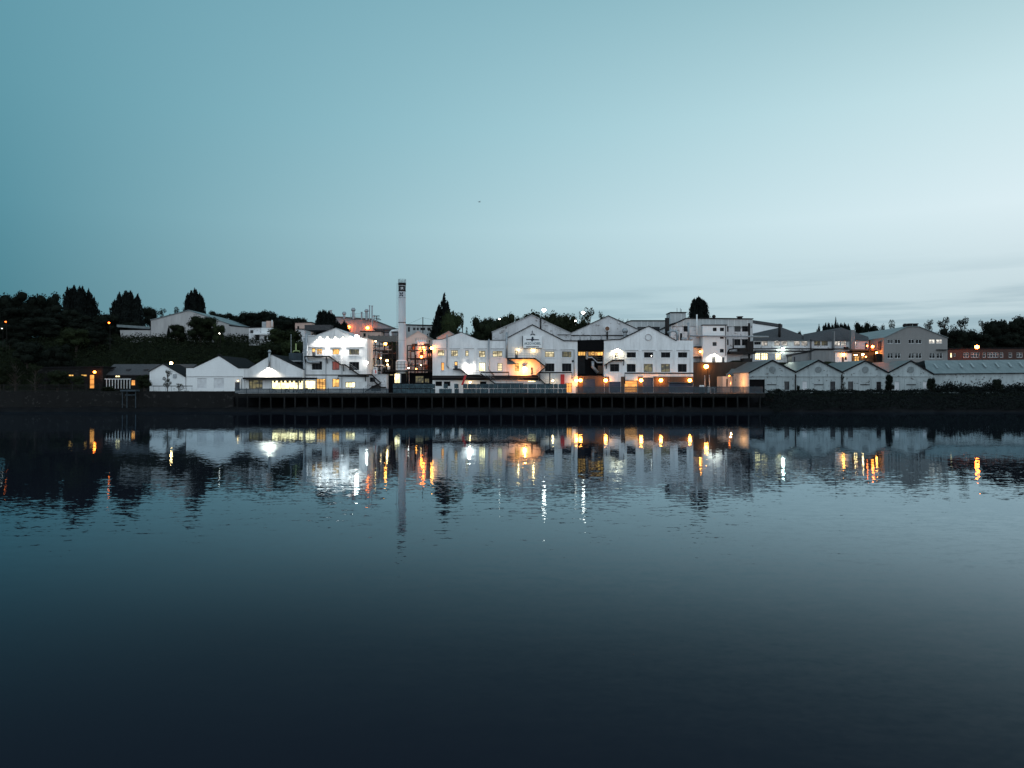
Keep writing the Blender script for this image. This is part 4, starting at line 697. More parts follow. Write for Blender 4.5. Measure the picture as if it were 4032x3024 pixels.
# bulk containers
proto = empty('bulk_container', (0, 0, 0), 'x', 'container', 'caged bulk liquid containers lined up on the wharf')
MB().box(-.5, .5, -.5, .5, .16, 1.1).add([(-.5, -.5, 1.1), (.5, -.5, 1.1), (.5, .5, 1.1), (-.5, .5, 1.1), (-.42, -.42, 1.17), (.42, -.42, 1.17), (.42, .42, 1.17), (-.42, .42, 1.17)], [(0, 1, 5, 4), (1, 2, 6, 5), (2, 3, 7, 6), (3, 0, 4, 7), (4, 5, 6, 7)]).put('tank', tankwhite, proto)
b = MB()
for a in (-.53, -.265, 0, .265, .5):
    for y in (-.54, .51): b.box(a, a+.03, y, y+.03, .14, 1.15)
    for x in (-.54, .51): b.box(x, x+.03, a, a+.03, .14, 1.15)
for z in (.14, .45, .8, 1.12):
    for y in (-.56, .535): b.box(-.56, .56, y, y+.025, z, z+.035)
    for x in (-.56, .535): b.box(x, x+.025, -.53, .53, z, z+.035)
b.put('cage', bluegrey, proto); b = MB()
for x in (-.5, -.07, .36): b.box(x, x+.14, -.52, .52, 0, .1)
b.box(-.54, .54, -.52, .52, .1, .14); b.put('pallet', bluegrey, proto); MB().lathe(0, 0, [(.11, 1.17), (.11, 1.21), (.02, 1.22)], 10).put('lid', navy, proto)
ib = [(1557+16.4*i, 'left') for i in range(10)] + [(1738, 'mid'), (1754.5, 'mid'), (1771, 'mid'), (1798, 'mid')] + [(1832+17*i, 'right') for i in range(24)]
ords = ['first', 'second', 'third', 'fourth', 'fifth', 'sixth', 'seventh', 'eighth', 'ninth', 'tenth', 'eleventh', 'twelfth', 'thirteenth', 'fourteenth', 'fifteenth', 'sixteenth', 'seventeenth', 'eighteenth', 'nineteenth', 'twentieth', 'twenty-first', 'twenty-second', 'twenty-third', 'twenty-fourth']
cnt = {}
first = True
for i, (p, k) in enumerate(ib):
    n = cnt.get(k, 0); cnt[k] = n+1; jx = random.uniform(-.05, .05)
    for lv in ((0, 1) if k != 'mid' else (0, 1) if i % 2 else (0,)):
        lb = {'left': '%s caged container from the left, %s tier of the stacks below the chimney', 'mid': '%s caged container, %s tier, in the gapped stacks below the first works shed', 'right': '%s caged container from the left, %s tier of the long stacks below the central works'}[k] % (ords[n], ('lower', 'upper')[lv])
        loc = (X(p, 192)+jx+random.uniform(-.04, .04), 192+random.uniform(-.15, .15), 5.62+lv*1.235); o = proto if first else dup(proto, loc, lb); first = False
        o.location = loc; o['label'] = lb; o.scale = (.935, .95, 1.0); o.rotation_euler = (0, 0, random.uniform(-.05, .05))
o = dup(proto, (X(2763, 192), 192, 5.62), 'lone caged container with white drums on top, before the brown retaining wall'); o.scale = (1.3, 1.2, 1.25)
for dx in (-.3, .3):
    x = X(2763, 192)+dx; q = MB().lathe(x, 192, [(.27, 7.14), (.29, 7.2), (.29, 7.6), (.2, 7.72)], 12).put('drum', whitemetal)
    tag(q, 'white plastic drum on the lone container, %s one of the pair' % ('left' if dx < 0 else 'right'), 'drum', 'white drums on the lone container')
r = empty('white_cabinet', (X(2790, 193), 193, 5.62), 'narrow white utility cabinet beside the lone container', 'cabinet'); MB().box(X(2786, 193), X(2795, 193), 192.7, 193.3, 5.72, Z(1521, 193)).put('body', whitemetal, r); MB().box(X(2785.5, 193), X(2795.5, 193), 192.66, 193.34, 5.62, 5.72).put('plinth', darkmetal, r)
for p, q, lb in ((2775, 1480, 'thin pale pole left of the white cabinet'), (2793, 1478, 'thin pale pole standing behind the white cabinet'), (1146, 1318, 'tall pale lamp pole by the dark container left of the floodlit works')):
    d = 196 if p > 2000 else 214; rr_ = empty('pole', (X(p, d), d, 5.6), lb, 'pole'); MB().tube([(X(p, d), d, 5.6), (X(p, d), d, Z(q, d))], [.13, .08], 6).put('shaft', greymetal, rr_); MB().ball((X(p, d), d, Z(q, d)), .13).put('cap', greymetal, rr_)
r = empty('pallet_trestle', (X(2805, 192), 192, 5.62), 'pale trestle bench with scattered fittings right of the white cabinet', 'bench'); MB().box(X(2797, 192), X(2815, 192), 191.6, 192.5, Z(1529, 192), Z(1526, 192)).put('top', coping, r)
for p in (2798, 2813): MB().box(X(p, 192), X(p, 192)+.1, 191.7, 192.4, 5.62, Z(1529, 192)).put('leg', coping, r)
r = empty('site_container', (X(1168, 208), 208, Z(1424, 208)), 'dark blue container raised beside the floodlit works', 'container'); MB().pbox(1146, 1391, 1193, 1420, 208, 206, 210).put('body', bluegrey, r)
MB().pbox(1142, 1420, 1194, 1425, 208, 205.8, 210.2).put('frame', greymetal, r); MB().tube([(X(1160, 208), 206.5, Z(1388, 208)), (X(1162, 208), 206.5, Z(1383, 208)), (X(1184, 208), 206.5, Z(1383, 208)), (X(1187, 208), 206.5, Z(1388, 208))], .15, 6).put('lifting_bow', plain('lime_steel', (.35, .42, .18), None, 2, .6), r); MB().pbox(1169, 1354, 1174, 1383, 208, 206.4, 206.6).put('mast', MATS['lime_steel'], r)
for p in (1144, 1190): MB().box(X(p, 208)-.12, X(p, 208)+.12, 206.2, 206.5, 5.6, Z(1425, 208)).put('leg', darkmetal, r)
# ------------------------------------------------------------------ trees
def leaves(pts, size, nrm=None, stretch=1.0):
    n = len(pts); a = rng.normal(size=(n, 3)); a /= np.linalg.norm(a, axis=1)[:, None]; a[:, 2] *= stretch; b_ = rng.normal(size=(n, 3)); b_ -= (b_*a).sum(1)[:, None]*a/np.maximum((a*a).sum(1)[:, None], 1e-6); b_ /= np.linalg.norm(b_, axis=1)[:, None]
    s = (size*rng.uniform(.6, 1.4, n))[:, None]
    v = np.stack([pts-a*s*.9, pts-b_*s*.5, pts+a*s*.9, pts+b_*s*.5], 1).reshape(-1, 3)
    return v, [(4*i, 4*i+1, 4*i+2, 4*i+3) for i in range(n)]
def blobs(cs, rs, nper, size, squash=.85):
    P = []
    for c, r_ in zip(cs, rs):
        n = int(nper*(r_/.18)**2); d = rng.normal(size=(n, 3)); d /= np.linalg.norm(d, axis=1)[:, None]
        P.append(np.array(c)+d*np.array([r_, r_, r_*squash])*rng.uniform(.72, 1.12, n)[:, None])
    return leaves(np.concatenate(P), size)
def core(b, cs, rs, k=.78):
    for c, r_ in zip(cs, rs): b.ball(c, r_*k, .85, 7, 5)
def tmpl(kind):
    b = MB(); tr = MB()
    if kind == 'round':
        cs = []; rs = []
        for i in range(22):
            a = rng.uniform(0, 6.28); zz = rng.uniform(.3, .88); mr = .36*math.sqrt(max(.05, 1-((zz-.55)/.42)**2)); q = mr*rng.uniform(.4, 1); cs.append((q*math.cos(a), q*math.sin(a), zz)); rs.append(rng.uniform(.11, .19))
        cs.append((0, 0, .58)); rs.append(.27); v, f = blobs(cs, rs, 200, .024); b.add(v, f); core(b, cs, rs)
        tr.tube([(0, 0, -.05), (.01, 0, .2), (0, .01, .55)], [.035, .028, .015], 6); tr.tube([(.01, 0, .2), (.15, .05, .5)], [.02, .008], 5); tr.tube([(.01, 0, .22), (-.16, -.04, .52)], [.02, .008], 5)
    elif kind == 'airy':
        cs = []; rs = []; tr.tube([(0, 0, -.05), (.02, 0, .3), (0, 0, .85)], [.03, .022, .006], 6)
        for i in range(26):
            a = rng.uniform(0, 6.28); zz = rng.uniform(.3, .95); q = rng.uniform(.1, .4)*(1.15-zz*.6); c = (q*math.cos(a), q*math.sin(a), zz); cs.append(c); rs.append(rng.uniform(.05, .1)); tr.tube([(0, 0, max(.15, zz-.25)), c], [.012, .003], 4)
        v, f = blobs(cs, rs, 330, .02); b.add(v, f)
    elif kind in ('clump', 'spire', 'dome'):                # dense conifers: many upright tips
        n = {'clump': 15, 'spire': 9, 'dome': 16}[kind]; tips = []
        for i in range(n):
            a = 6.28*i*.618; q = {'clump': .3, 'spire': .2, 'dome': .27}[kind]*math.sqrt((i+1)/n)
            fall = 1-(q/.5)**2*{'clump': .32, 'spire': 2.1, 'dome': .6}[kind]; top = fall*rng.uniform(*{'clump': (.82, 1.0), 'spire': (.88, 1.0), 'dome': (.92, 1.0)}[kind])
            tips.append((q*math.cos(a), q*math.sin(a), top, {'clump': .19, 'spire': .2, 'dome': .17}[kind]))
        tips.append((0, 0, .93 if kind == 'clump' else 1.0, .2)); P = []
        for x, y, top, r0 in tips:
            n2 = 900; u = rng.uniform(0, 1, n2)**.8; zz = .02+(top-.02)*u; pw = {'clump': .55, 'spire': .8, 'dome': .45}[kind]
            a0 = rng.uniform(0, 6.28, n2); rad = r0*(1-u)**pw; rad = rad*(1+.24*np.sin(u*34+a0*2+rng.uniform(0, 6))); a = a0; rad = rad*np.where(rng.uniform(0, 1, n2) < .25, rng.uniform(1.0, 1.5, n2), rng.uniform(.7, 1.05, n2))
            P.append(np.stack([x+rad*np.cos(a), y+rad*np.sin(a), zz], 1)); b.lathe(x, y, [(r0*.66, .02)] + [(max(.004, r0*.66*(1-t_)**pw), .02+(top-.02)*t_) for t_ in (.15, .35, .6, .8, .93)], 8)
            P.append(np.stack([x+rng.normal(0, .007, 22), y+rng.normal(0, .007, 22), top+rng.uniform(-.06, .035, 22)], 1))
        v, f = leaves(np.concatenate(P), .022, stretch=2.0); b.add(v, f); tr.tube([(0, 0, -.05), (0, 0, .5)], [.04, .02], 6)
    return b, tr
leaf_d = leafmat('broad_leaves', (.015, .02, .01), (.009, .012, .007)); leaf_c = leafmat('conifer_needles', (.01, .013, .012), (.007, .009, .009)); leaf_b = leafmat('bright_leaves', (.022, .03, .013), (.013, .018, .009)); leaf_k = leafmat('far_leaves', (.009, .012, .009), (.006, .008, .006))
TM = {}
for kind in ('round', 'airy', 'clump', 'spire', 'dome'):
    TM[kind] = []
    for k in range(3 if kind in ('round', 'airy') else 2):
        b, tr = tmpl(kind); a = bpy.data.meshes.new(kind+'_crown'); a.from_pydata(b.v, [], b.f); c = bpy.data.meshes.new(kind+'_trunk'); c.from_pydata(tr.v, [], tr.f); c.materials.append(bark); TM[kind].append((a, c))
TMC = {}
def tree(kind, p, qtop, D, wpx, label, mat=None, name='tree', zb=None, cat='tree', group=None):
    mat = mat or (leaf_c if kind in ('clump', 'spire', 'dome') else leaf_d); k = random.randrange(len(TM[kind])); key = (kind, k, mat.name)
    if key not in TMC: a = TM[kind][k][0].copy(); a.materials.append(mat); TMC[key] = a
    x = X(p, D); zb = float(ground(x, D)) if zb is None else zb; h = Z(qtop, D)-zb; w = wpx*D/F/(.98 if kind == 'round' else .85 if kind == 'airy' else .93 if kind != 'spire' else .72)
    r = empty(name, (x, D, zb), label, cat, group); r.scale = (w, w, h); r.rotation_euler = (0, 0, random.uniform(0, 6.28))
    for nm, me in (('crown', TMC[key]), ('trunk', TM[kind][k][1])):
        o = bpy.data.objects.new(nm, me); C.objects.link(o); o.parent = r
    return r
TR = [('round', 25, 1153, 322, 150, 'dark broadleaf tree at the far left edge of the skyline'), ('round', 110, 1143, 318, 150, 'broad round treetop second along the far left skyline'), ('round', 195, 1150, 322, 120, 'smaller round treetop just left of the ragged conifer clump'),
      ('clump', 313, 1118, 308, 160, 'big ragged topped conifer clump, widest on the left skyline'), ('clump', 500, 1141, 308, 150, 'second dark conifer clump, left of the hill warehouse'), ('dome', 766, 1141, 330, 106, 'dark domed conifer behind the hill warehouse ridge'),
      ('round', 245, 1196, 300, 150, 'dark tree filling the foot of the big ragged conifer clump'), ('round', 415, 1232, 298, 130, 'dark tree below the gap between the two conifer clumps'), ('round', 345, 1240, 284, 170, 'broad dark tree in front of the big ragged conifer clump'), ('round', 75, 1205, 292, 170, 'dark tree below the far left skyline crowns'), ('round', 175, 1212, 290, 160, 'dark tree merging into the left hillside mass'), ('round', 520, 1262, 296, 120, 'low dark tree hiding the foot of the second conifer clump'),
      ('round', 590, 1205, 325, 80, 'low rounded tree between the second conifer clump and the warehouse'), ('airy', 640, 1212, 325, 70, 'thin leafy tree above the left slope of the hill warehouse'), ('airy', 690, 1210, 325, 70, 'sparse tree touching the left side of the domed conifer'),
      ('round', 850, 1222, 330, 100, 'low tree right of the domed conifer'), ('round', 915, 1230, 330, 100, 'low rounded tree over the warehouse lean-to'), ('round', 985, 1226, 325, 70, 'dark treetop left of the hillside office stack'), ('round', 1040, 1222, 318, 85, 'tallest tree behind the hillside office'),
      ('round', 1085, 1232, 300, 80, 'dense tree right of the pink brick stack'), ('round', 1130, 1244, 290, 85, 'broad tree left of the pink brick house'), ('round', 1175, 1247, 300, 60, 'small tree directly above the pink brick house'),
      ('clump', 1283, 1219, 248, 100, 'dark conifer clump left of the plant hall vents'), ('spire', 1355, 1262, 240, 45, 'small spired conifer in front of the plant hall'), ('spire', 1330, 1264, 241, 50, 'small conifer at the foot of the dark conifer clump'),
      ('spire', 1748, 1166, 262, 165, 'tall jagged spruce right of the chimney'), ('round', 1772, 1222, 246, 130, 'round green tree in front of the jagged spruce'), ('airy', 1822, 1234, 248, 60, 'loose leafy tree right of the round green tree'),
      ('round', 1885, 1240, 255, 80, 'round dark tree behind the first works shed'), ('round', 1935, 1246, 262, 70, 'low dark tree in the middle of the works treeline'), ('round', 1975, 1236, 258, 90, 'wide dark tree left of the high rear gable'), ('round', 2028, 1227, 260, 70, 'treetop touching the left slope of the high rear gable'),
      ('round', 2095, 1220, 262, 80, 'treetop directly above the high rear gable peak'), ('round', 2141, 1234, 258, 42, 'small treetop below the tall white floodlight'), ('round', 2192, 1224, 258, 85, 'dark round tree between the two rear gables'), ('round', 2240, 1238, 262, 70, 'dark tree falling to the valley between the rear gables'),
      ('airy', 2320, 1206, 255, 110, 'sparse twiggy tree above the right rear gable'), ('airy', 2370, 1222, 258, 50, 'spindly tree near the right rear gable peak'), ('round', 2285, 1250, 250, 70, 'dark bush below the second white floodlight'), ('round', 2446, 1254, 268, 30, 'little dark treetop right of the right rear gable'), ('round', 2472, 1256, 270, 26, 'little dark treetop beside the grey clad block'),
      ('dome', 2751, 1170, 262, 98, 'lone dark domed conifer behind the laboratory block'), ('round', 3149, 1301, 285, 26, 'tiny treetop in the notch between the two halls'),
      ('spire', 3225, 1280, 285, 50, 'low conifer at the left end of the cypress row'), ('clump', 3262, 1266, 285, 60, 'cypress second in the row behind the gabled hall'), ('spire', 3291, 1254, 285, 50, 'tallest pointed cypress behind the gabled hall'), ('clump', 3325, 1266, 285, 70, 'cypress right of the tallest one behind the gabled hall'), ('round', 3385, 1264, 285, 60, 'rounded tree behind the lamp lit annex'), ('round', 3425, 1264, 285, 60, 'rounded tree left of the pale curved roof'),
      ('airy', 3478, 1278, 290, 40, 'thin tree above the pale curved roof'), ('airy', 3515, 1261, 290, 60, 'taller thin tree left of the grey gable vents'), ('airy', 3655, 1256, 285, 70, 'feathery tree on the right slope of the grey gable'), ('airy', 3715, 1246, 285, 90, 'tall feathery tree behind the right end of the grey gable'), ('airy', 3785, 1252, 285, 95, 'feathery tree left of the skyline gap at far right'), ('round', 3740, 1290, 280, 90, 'dark bushy tree behind the brick block end'),
      ('round', 3800, 1296, 278, 90, 'dark round tree above the orange street lamp'), ('airy', 3875, 1262, 285, 70, 'ragged tree right of the skyline gap'), ('round', 3915, 1256, 282, 100, 'big dark tree over the brick block'), ('round', 3980, 1248, 282, 110, 'big dark tree near the right edge'), ('airy', 4025, 1243, 285, 80, 'tall ragged tree at the right edge of the skyline'), ('round', 4070, 1246, 282, 110, 'dark tree cut by the right edge'),
      ('round', 3870, 1308, 276, 90, 'lower dark tree right of the orange street lamp'), ('round', 3950, 1310, 276, 110, 'lower dark tree filling behind the brick block'), ('round', 4030, 1312, 276, 110, 'lower dark tree at the right edge'),
      ('round', 40, 1270, 262, 160, 'dark hillside tree at the far left under the lamps'), ('round', 170, 1245, 275, 170, 'large hillside tree below the left skyline'), ('round', 300, 1290, 255, 150, 'green hillside tree under the first conifer clump'), ('round', 110, 1340, 240, 170, 'lower hillside tree above the gatehouse'), ('round', 240, 1350, 236, 130, 'lower hillside tree right above the gatehouse roof'), ('round', 380, 1300, 262, 130, 'hillside tree below the orange lamp left of the store'), ('round', 700, 1275, 268, 90, 'bushy tree before the middle of the hill warehouse'), ('round', 790, 1240, 270, 140, 'big bushy tree hiding the right half of the warehouse gable'), ('round', 858, 1272, 266, 60, 'paler bush at the right corner of the warehouse gable'),
      ('spire', 664, 1281, 276, 16, 'slim young conifer against the warehouse wall'), ('round', 1110, 1290, 252, 110, 'green tree below the hillside office'), ('round', 1150, 1330, 236, 90, 'green tree behind the dark blue raised container'), ('round', 1070, 1345, 240, 110, 'hillside bush right above the white sheds')]
QB = {313: 1345, 500: 1345, 766: 1325, 1283: 1330, 1355: 1310, 1330: 1310, 1748: 1440, 2751: 1285, 3225: 1390, 3262: 1390, 3291: 1390, 3325: 1390, 664: 1330}
for kind, p, q, D, w, lb in TR:
    if kind == 'round' and (980 <= p <= 1180 or 1850 <= p <= 2500): w *= 1.55
    if kind == 'round' and D > 275 and p > 3350: w *= 1.3
    mt = leaf_c if kind in ('clump', 'spire', 'dome') else leaf_k if (D > 275 or (p < 420 and 'green' not in lb)) else leaf_b if ('green' in lb or 'paler' in lb) else leaf_d
    tree(kind, p, q, D, w, lb, mt, name='conifer' if kind in ('clump', 'spire', 'dome') else 'tree', zb=(Z(QB[p], D) if p in QB else None), group=('trees along the left hilltop' if p < 1250 else 'trees behind the works' if p < 2600 else 'trees on the right skyline'))
for p, q, D, w, lb, kind in ((567, 1472, 194, 66, 'dark bush on the river wall left of the white outhouse', 'round'), (659, 1454, 192, 52, 'slender birch sapling before the small white outhouse', 'airy'), (705, 1510, 192, 45, 'straggly low shrub behind the pipe railing', 'airy'), (430, 1520, 192, 60, 'low shrub on the river wall by the white fence', 'round'),
                           (60, 1410, 200, 130, 'lamp lit shrub at the far left behind the wire fence', 'airy'), (140, 1430, 200, 110, 'tall lamp lit shrub behind the wire fence', 'airy'), (225, 1455, 198, 110, 'shrub catching orange light left of the glowing doorway', 'round'), (0, 1440, 198, 90, 'bush cut by the left edge behind the wire fence', 'round'), (310, 1475, 198, 60, 'small bush beside the glowing doorway', 'round'),
                           (3320, 1478, 197, 26, 'dark shrub growing up the drainpipe between second and third river sheds', 'airy'), (3503, 1472, 196, 38, 'tall dark shrub between the third and fourth river sheds', 'round'), (3665, 1486, 196, 42, 'dark shrub at the corner of the fourth river shed', 'round'), (3142, 1515, 197, 16, 'small weed bush beside the second river shed drainpipe', 'round'), (3925, 1490, 196, 50, 'pointed bush in front of the long shed', 'round'), (3065, 1530, 197, 30, 'low weed bush below the first river shed', 'round')):
    tree(kind, p, q, D, w, lb, leaf_d if p < 2000 else leaf_k, name='shrub', cat='shrub', zb=5.2 if p > 3000 else 5.9, group='shrubs along the river bank')
def cover(name, x0, x1, y0, y1, n, size, hmax, mat, skip=None):
    x = rng.uniform(x0, x1, n); y = rng.uniform(y0, y1, n)
    h = (np.sin(x*.9+np.sin(y*.7)*2)*np.sin(y*.8+x*.23)+1)*.5*hmax*.7+rng.uniform(0, hmax*.3, n)
    z = ground(x, y)+h*rng.uniform(.45, 1, n); k = np.ones(n, bool) if skip is None else ~skip(x, y)
    v, f = leaves(np.stack([x, y, z], 1)[k], size); tag(mesh(name, v, f, mat), kind='stuff')
cover('hillside_undergrowth', -175, -54, 219, 282, 80000, .3, 4.2, leaf_d)
cover('plateau_scrub', -190, 190, 290, 335, 26000, .6, 4.5, leaf_k)
cover('grass_slope', -40, -22, 224, 244, 3500, .3, .5, leaf_b)
cover('bank_scrub', 63, 150, 183, 199.5, 30000, .22, 1.3, leaf_c)
cover('long_shed_scrub', 109, 160, 194, 202.5, 9000, .28, 3.4, leaf_c)
cover('wall_top_weeds', -140, -74, 190.6, 196, 5000, .16, .7, leaf_d)
# ------------------------------------------------------------------ lamps
LM = {}
def lampmat(kind, st):
    key = (kind, st)
    if key not in LM: LM[key] = emit('lamp_%s_%d' % (kind, st), dict(sodium=(1, .17, .018), amber=(1, .33, .05), warm=(1, .64, .26), white=(1, .93, .82), green=(.85, 1, .86))[kind], st)
    return LM[key]
def lamp(p, q, D, kind, st, r_, label, style='wall', q_base=None, group=None):
    x, z = X(p, D), Z(q, D); y = D-.45
    if style == 'wall':
        r = empty('wall_lamp', (x, D, z), label, 'lamp', group or 'wall lamps on the buildings')
        MB().box(x-.09, x+.09, y+.1, D-.01, z+r_*.9, z+r_*.9+.1).put('arm', darkmetal, r); MB().lathe(x, y, [(r_*.95, z+r_*.8), (r_*.7, z+r_+.1), (.05, z+r_+.18)], 10).put('hood', darkmetal, r)
        MB().ball((x, y, z), r_, .9, 12, 8).put('globe', lampmat(kind, st), r, smooth=True)
    else:
        zb = Z(q_base, D) if q_base else float(ground(x, D)); r = empty('street_lamp', (x, D, zb), label, 'street lamp', group or 'street lamps on poles')
        MB().tube([(x+.35, D, zb), (x+.35, D, z+.3), (x+.2, D, z+.45), (x, D, z+r_+.14)], [.09, .06, .05, .04], 6).put('pole', darkmetal, r); MB().lathe(x, D, [(r_*.9, z+r_*.75), (r_*.75, z+r_+.06), (.05, z+r_+.16)], 10).put('hood', darkmetal, r)
        MB().ball((x, D, z), r_, .85, 12, 8).put('globe', lampmat(kind, st), r, smooth=True)
    return r
def flood(p, q, D, watts, col, label, aim=(0, .35, -1), spread=100, st=25, out=1.0):
    x, z = X(p, D), Z(q, D); r = empty('floodlight', (x, D, z), label, 'floodlight', 'floodlights shining down the walls')
    MB().box(x-.04, x+.04, D-out, D-.01, z+.12, z+.18).put('arm', darkmetal, r); MB().prism([(x-.25, z), (x+.25, z), (x+.18, z+.22), (x-.18, z+.22)], D-out-.2, D-out+.15).put('housing', darkmetal, r)
    MB().box(x-.22, x+.22, D-out-.17, D-out+.12, z-.03, z-.002).put('lens', lampmat('white', st), r)
    l = bpy.data.lights.new('flood_beam', 'SPOT'); l.energy = watts; l.color = col; l.spot_size = math.radians(spread); l.spot_blend = .5; l.shadow_soft_size = .12
    o = bpy.data.objects.new('flood_beam', l); C.objects.link(o); o.parent = r; o.location = (0, -out, -.08); o.rotation_euler = Vector(aim).to_track_quat('-Z', 'Y').to_euler()
    return r
def glow(root, off, watts, col, soft=.2):
    l = bpy.data.lights.new('lamp_light', 'POINT'); l.energy = watts; l.color = col; l.shadow_soft_size = soft; o = bpy.data.objects.new('lamp_light', l); C.objects.link(o); o.parent = root; o.location = off
SOD = (1, .2, .025); AMB = (1, .42, .08); WRM = (1, .78, .45); WHT = (1, .93, .82)
a = lamp(1672, 1379, 209.2, 'sodium', 90, .3, 'added orange lamp that brightens the front of the squat tank', group='lamps in the pipework'); glow(a, (-.6, -.5, -.3), 900, SOD)  # lamp and its point light added to turn the tank front orange
for i, p in enumerate((1262, 1292, 1322, 1352, 1382)): flood(p, 1328, 200, 2000, (1, .95, .88), '%s of the five floodlights in a row on the works gable' % ('leftmost', 'second', 'middle', 'fourth', 'rightmost')[i], out=.6, aim=(0, .25, -1), spread=125)
flood(1061, 1447, 198.3, 3000, (1, .9, .72), 'single floodlight below the flue on the canteen gable', out=.8, spread=140, aim=(0, .2, -1))
flood(2429, 1373, 200, 1100, (1, .82, .5), 'floodlight over the upper door of the east works', out=.6, spread=150)
flood(2811, 1394, 225, 1500, (1, .88, .68), 'floodlight above the laboratory stair tower door', out=.7, spread=155)
lamp(1405, 1326, 199.5, 'white', 90, .55, 'large dazzling white lamp at the right eave of the floodlit works')
a = lamp(1445, 1428, 199.6, 'white', 26, .36, 'white lamp at the right corner of the floodlit works')
lamp(376, 1465, 203.5, 'sodium', 45, .34, 'orange lamp on the gatehouse beside the glowing doorway'); lamp(939, 1499, 197.8, 'warm', 10, .16, 'small lamp above the grey door of the riverside shed')
lamp(674, 1430, 207, 'warm', 70, .38, 'bright yellow lamp above the slate roof behind the small white gable', 'pole', 1475)
lamp(22, 1267, 258, 'sodium', 5, .28, 'orange lamp among dark trees at the far left edge', 'pole'); lamp(7, 1293, 258, 'white', 4, .2, 'white lamp just below the orange one at the left edge', 'pole'); lamp(429, 1271, 258, 'sodium', 12, .32, 'orange street lamp on the hill left of the flat store', 'pole')
lamp(864, 1313, 262, 'white', 25, .15, 'tiny white lamp among bushes before the warehouse corner', 'pole')
for p, q, lb in ((1373, 1288, 'left of the two orange lamps on the plant hall wall'), (1448, 1291, 'right of the two orange lamps on the plant hall, by the twin stacks')): lamp(p, q, 261.2, 'sodium', 60, .55, lb)
for p, q, kd, st, rr_, lb in ((1519, 1354, 'amber', 60, .36, 'yellow lamp high in the pipe rack left of the chimney'), (1480, 1344, 'warm', 25, .2, 'small pale lamp near the top left of the pipe rack'), (1525, 1420, 'warm', 40, .3, 'pale yellow lamp midway up the pipe rack'), (1527, 1436, 'warm', 25, .2, 'small lamp just below the pale yellow one in the rack'), (1610, 1449, 'white', 25, .18, 'tiny white lamp right of the chimney base'), (1660, 1405, 'sodium', 90, .34, 'orange lamp glowing at the foot of the squat tank'), (1668, 1368, 'sodium', 90, .24, 'orange lamp beside the upper side of the squat tank'), (1640, 1452, 'amber', 30, .2, 'small amber lamp low in the right half of the pipe rack'), (1658, 1438, 'warm', 20, .15, 'small pale lamp under the tank platform'), (1699, 1472, 'warm', 25, .16, 'small lamp at the right foot of the pipe rack'), (1500, 1411, 'warm', 25, .16, 'small lamp on the middle landing of the rack')): lamp(p, q, 208, kd, st, rr_, lb, group='lamps in the pipework')
lamp(1701, 1371, 199.7, 'amber', 60, .42, 'round amber lamp on the left corner of the first works shed')
a = lamp(1849, 1445, 199.9, 'white', 60, .42, 'dazzling white lamp over the yard of the first works shed'); glow(a, (0, -1.0, -.3), 170, WHT)
a = lamp(2066, 1451, 200, 'amber', 60, .6, 'huge golden lamp under the stair of the central works'); glow(a, (0, -1.6, -.2), 2000, (1, .3, .05))
lamp(2041, 1378, 199.9, 'warm', 50, .2, 'small warm lamp beside the upper door below the sign'); lamp(2100, 1379, 199.9, 'warm', 60, .24, 'small warm lamp directly under the sign')
lamp(1851, 1505, 199, 'warm', 60, .22, 'low pale lamp under the pipes of the first works shed'); lamp(2176, 1499, 199, 'warm', 60, .2, 'low pale lamp beside the red fire door'); lamp(2564, 1401, 200.2, 'white', 8, .14, 'small white lamp in a dark window of the east works')
for p, lb in ((2269, 'left lamp of the close pair beside the red fire door'), (2285, 'right lamp of the close pair at the shutter wall'), (2384, 'amber lamp between the shutter wall and the east works'), (2523, 'amber lamp right of the orange loading doorway'), (2601, 'amber lamp midway along the brick plinth'), (2715, 'amber lamp near the right corner of the east works')): lamp(p, 1497.5, 199.6, 'amber', 60, .46, lb, group='row of amber lamps along the shutters')
a = lamp(2781, 1443, 222.8, 'amber', 60, .66, 'big yellow lamp on a pole before the brown retaining wall', 'pole', 1545)
lamp(2756, 1385, 226, 'amber', 60, .3, 'amber lamp on the landing left of the laboratory tower'); a = lamp(2872, 1480, 205, 'sodium', 25, .2, 'orange lamp washing the side wall of the first river shed', 'pole', 1547); glow(a, (.3, -.3, 2.6), 2400, (1, .36, .11))
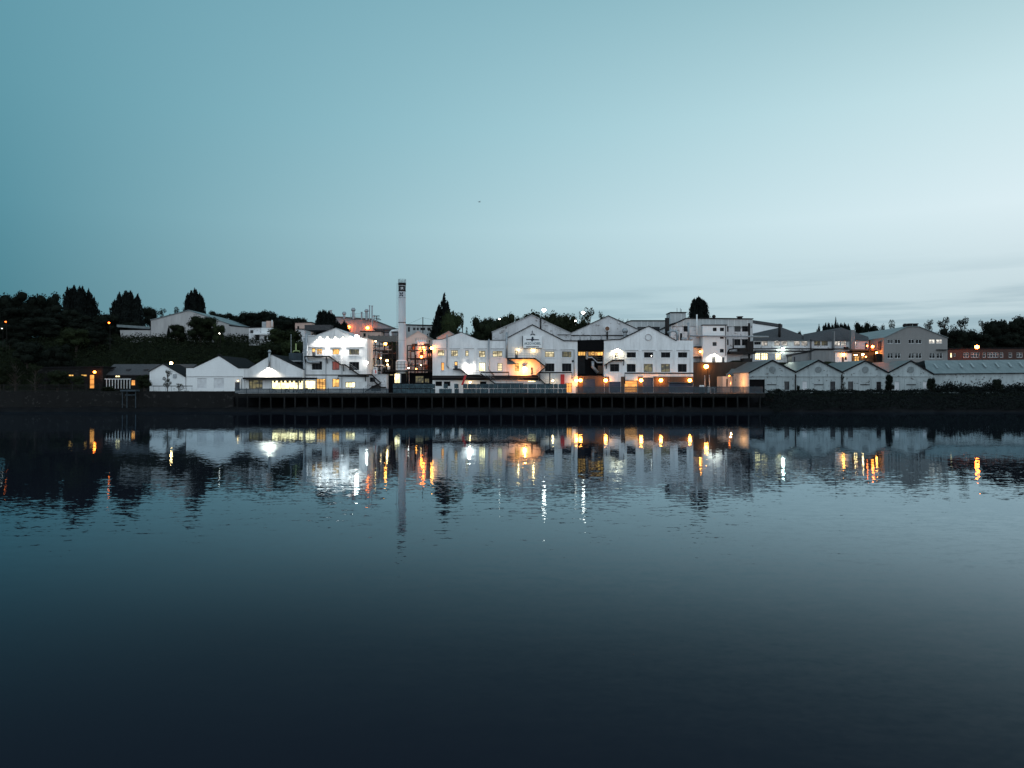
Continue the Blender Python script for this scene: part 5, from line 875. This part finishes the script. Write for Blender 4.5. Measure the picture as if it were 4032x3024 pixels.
lamp(3081, 1375, 233.5, 'green', 110, .42, 'greenish white lamp on the clerestory hall'); lamp(3319, 1396, 229.4, 'amber', 60, .36, 'amber lamp on the little white kiosk')
for p, q, kd, st, rr_, lb in ((3433, 1365, 'sodium', 90, .42, 'orange lamp at the right end of the lamp lit annex'), (3363, 1398, 'warm', 40, .16, 'left one of two tiny lamps on the lamp lit annex'), (3370, 1398, 'warm', 40, .16, 'right one of two tiny lamps on the lamp lit annex'), (3395, 1396, 'warm', 70, .28, 'pale lamp in the middle of the lamp lit annex'), (3407, 1405, 'amber', 40, .18, 'small amber lamp low on the lamp lit annex'), (3412, 1362, 'sodium', 70, .2, 'orange lamp behind the stack of the lamp lit annex'), (3449, 1389, 'amber', 60, .3, 'amber lamp beside the side shed of the grey gable')): lamp(p, q, 230.5, kd, st, rr_, lb, group='lamps around the lamp lit annex')
a = lamp(3847, 1366, 236, 'sodium', 90, .62, 'large orange street lamp before the red brick block', 'pole', 1425); glow(a, (0, -.2, -1.2), 220, SOD)
lamp(2142, 1221, 250, 'white', 30, .62, 'tall bright white floodlight on the skyline above the rear gable', 'pole'); lamp(2297, 1231, 250, 'white', 26, .5, 'white skyline floodlight by the sparse twiggy tree', 'pole'); lamp(1967, 1256, 248, 'white', 14, .2, 'small white lamp in the dark trees left of the rear gable', 'pole'); lamp(2266, 1263, 248, 'white', 14, .24, 'small white lamp in the trees between the rear gables', 'pole')
# ------------------------------------------------------------------ gull in the sky
D = 120; x, z = X(1887, D), Z(795, D); r = empty('seagull', (x, D, z), 'small grey gull gliding in the empty sky above the works', 'bird')
MB().tube([(x-.16, D, z), (x-.05, D, z+.02), (x+.1, D, z+.01), (x+.24, D, z)], [.015, .06, .055, .012], 8).put('body', greymetal, r, smooth=True)
for s in (-1, 1): MB().add([(x-.04, D, z+.04), (x+.08, D, z+.04), (x+.2*s, D-.1, z+.13), (x+.16*s-.05, D-.1, z+.15), (x+.42*s, D-.14, z+.05)], [(0, 1, 2, 3), (3, 2, 4)]).put('wing', greymetal, r)
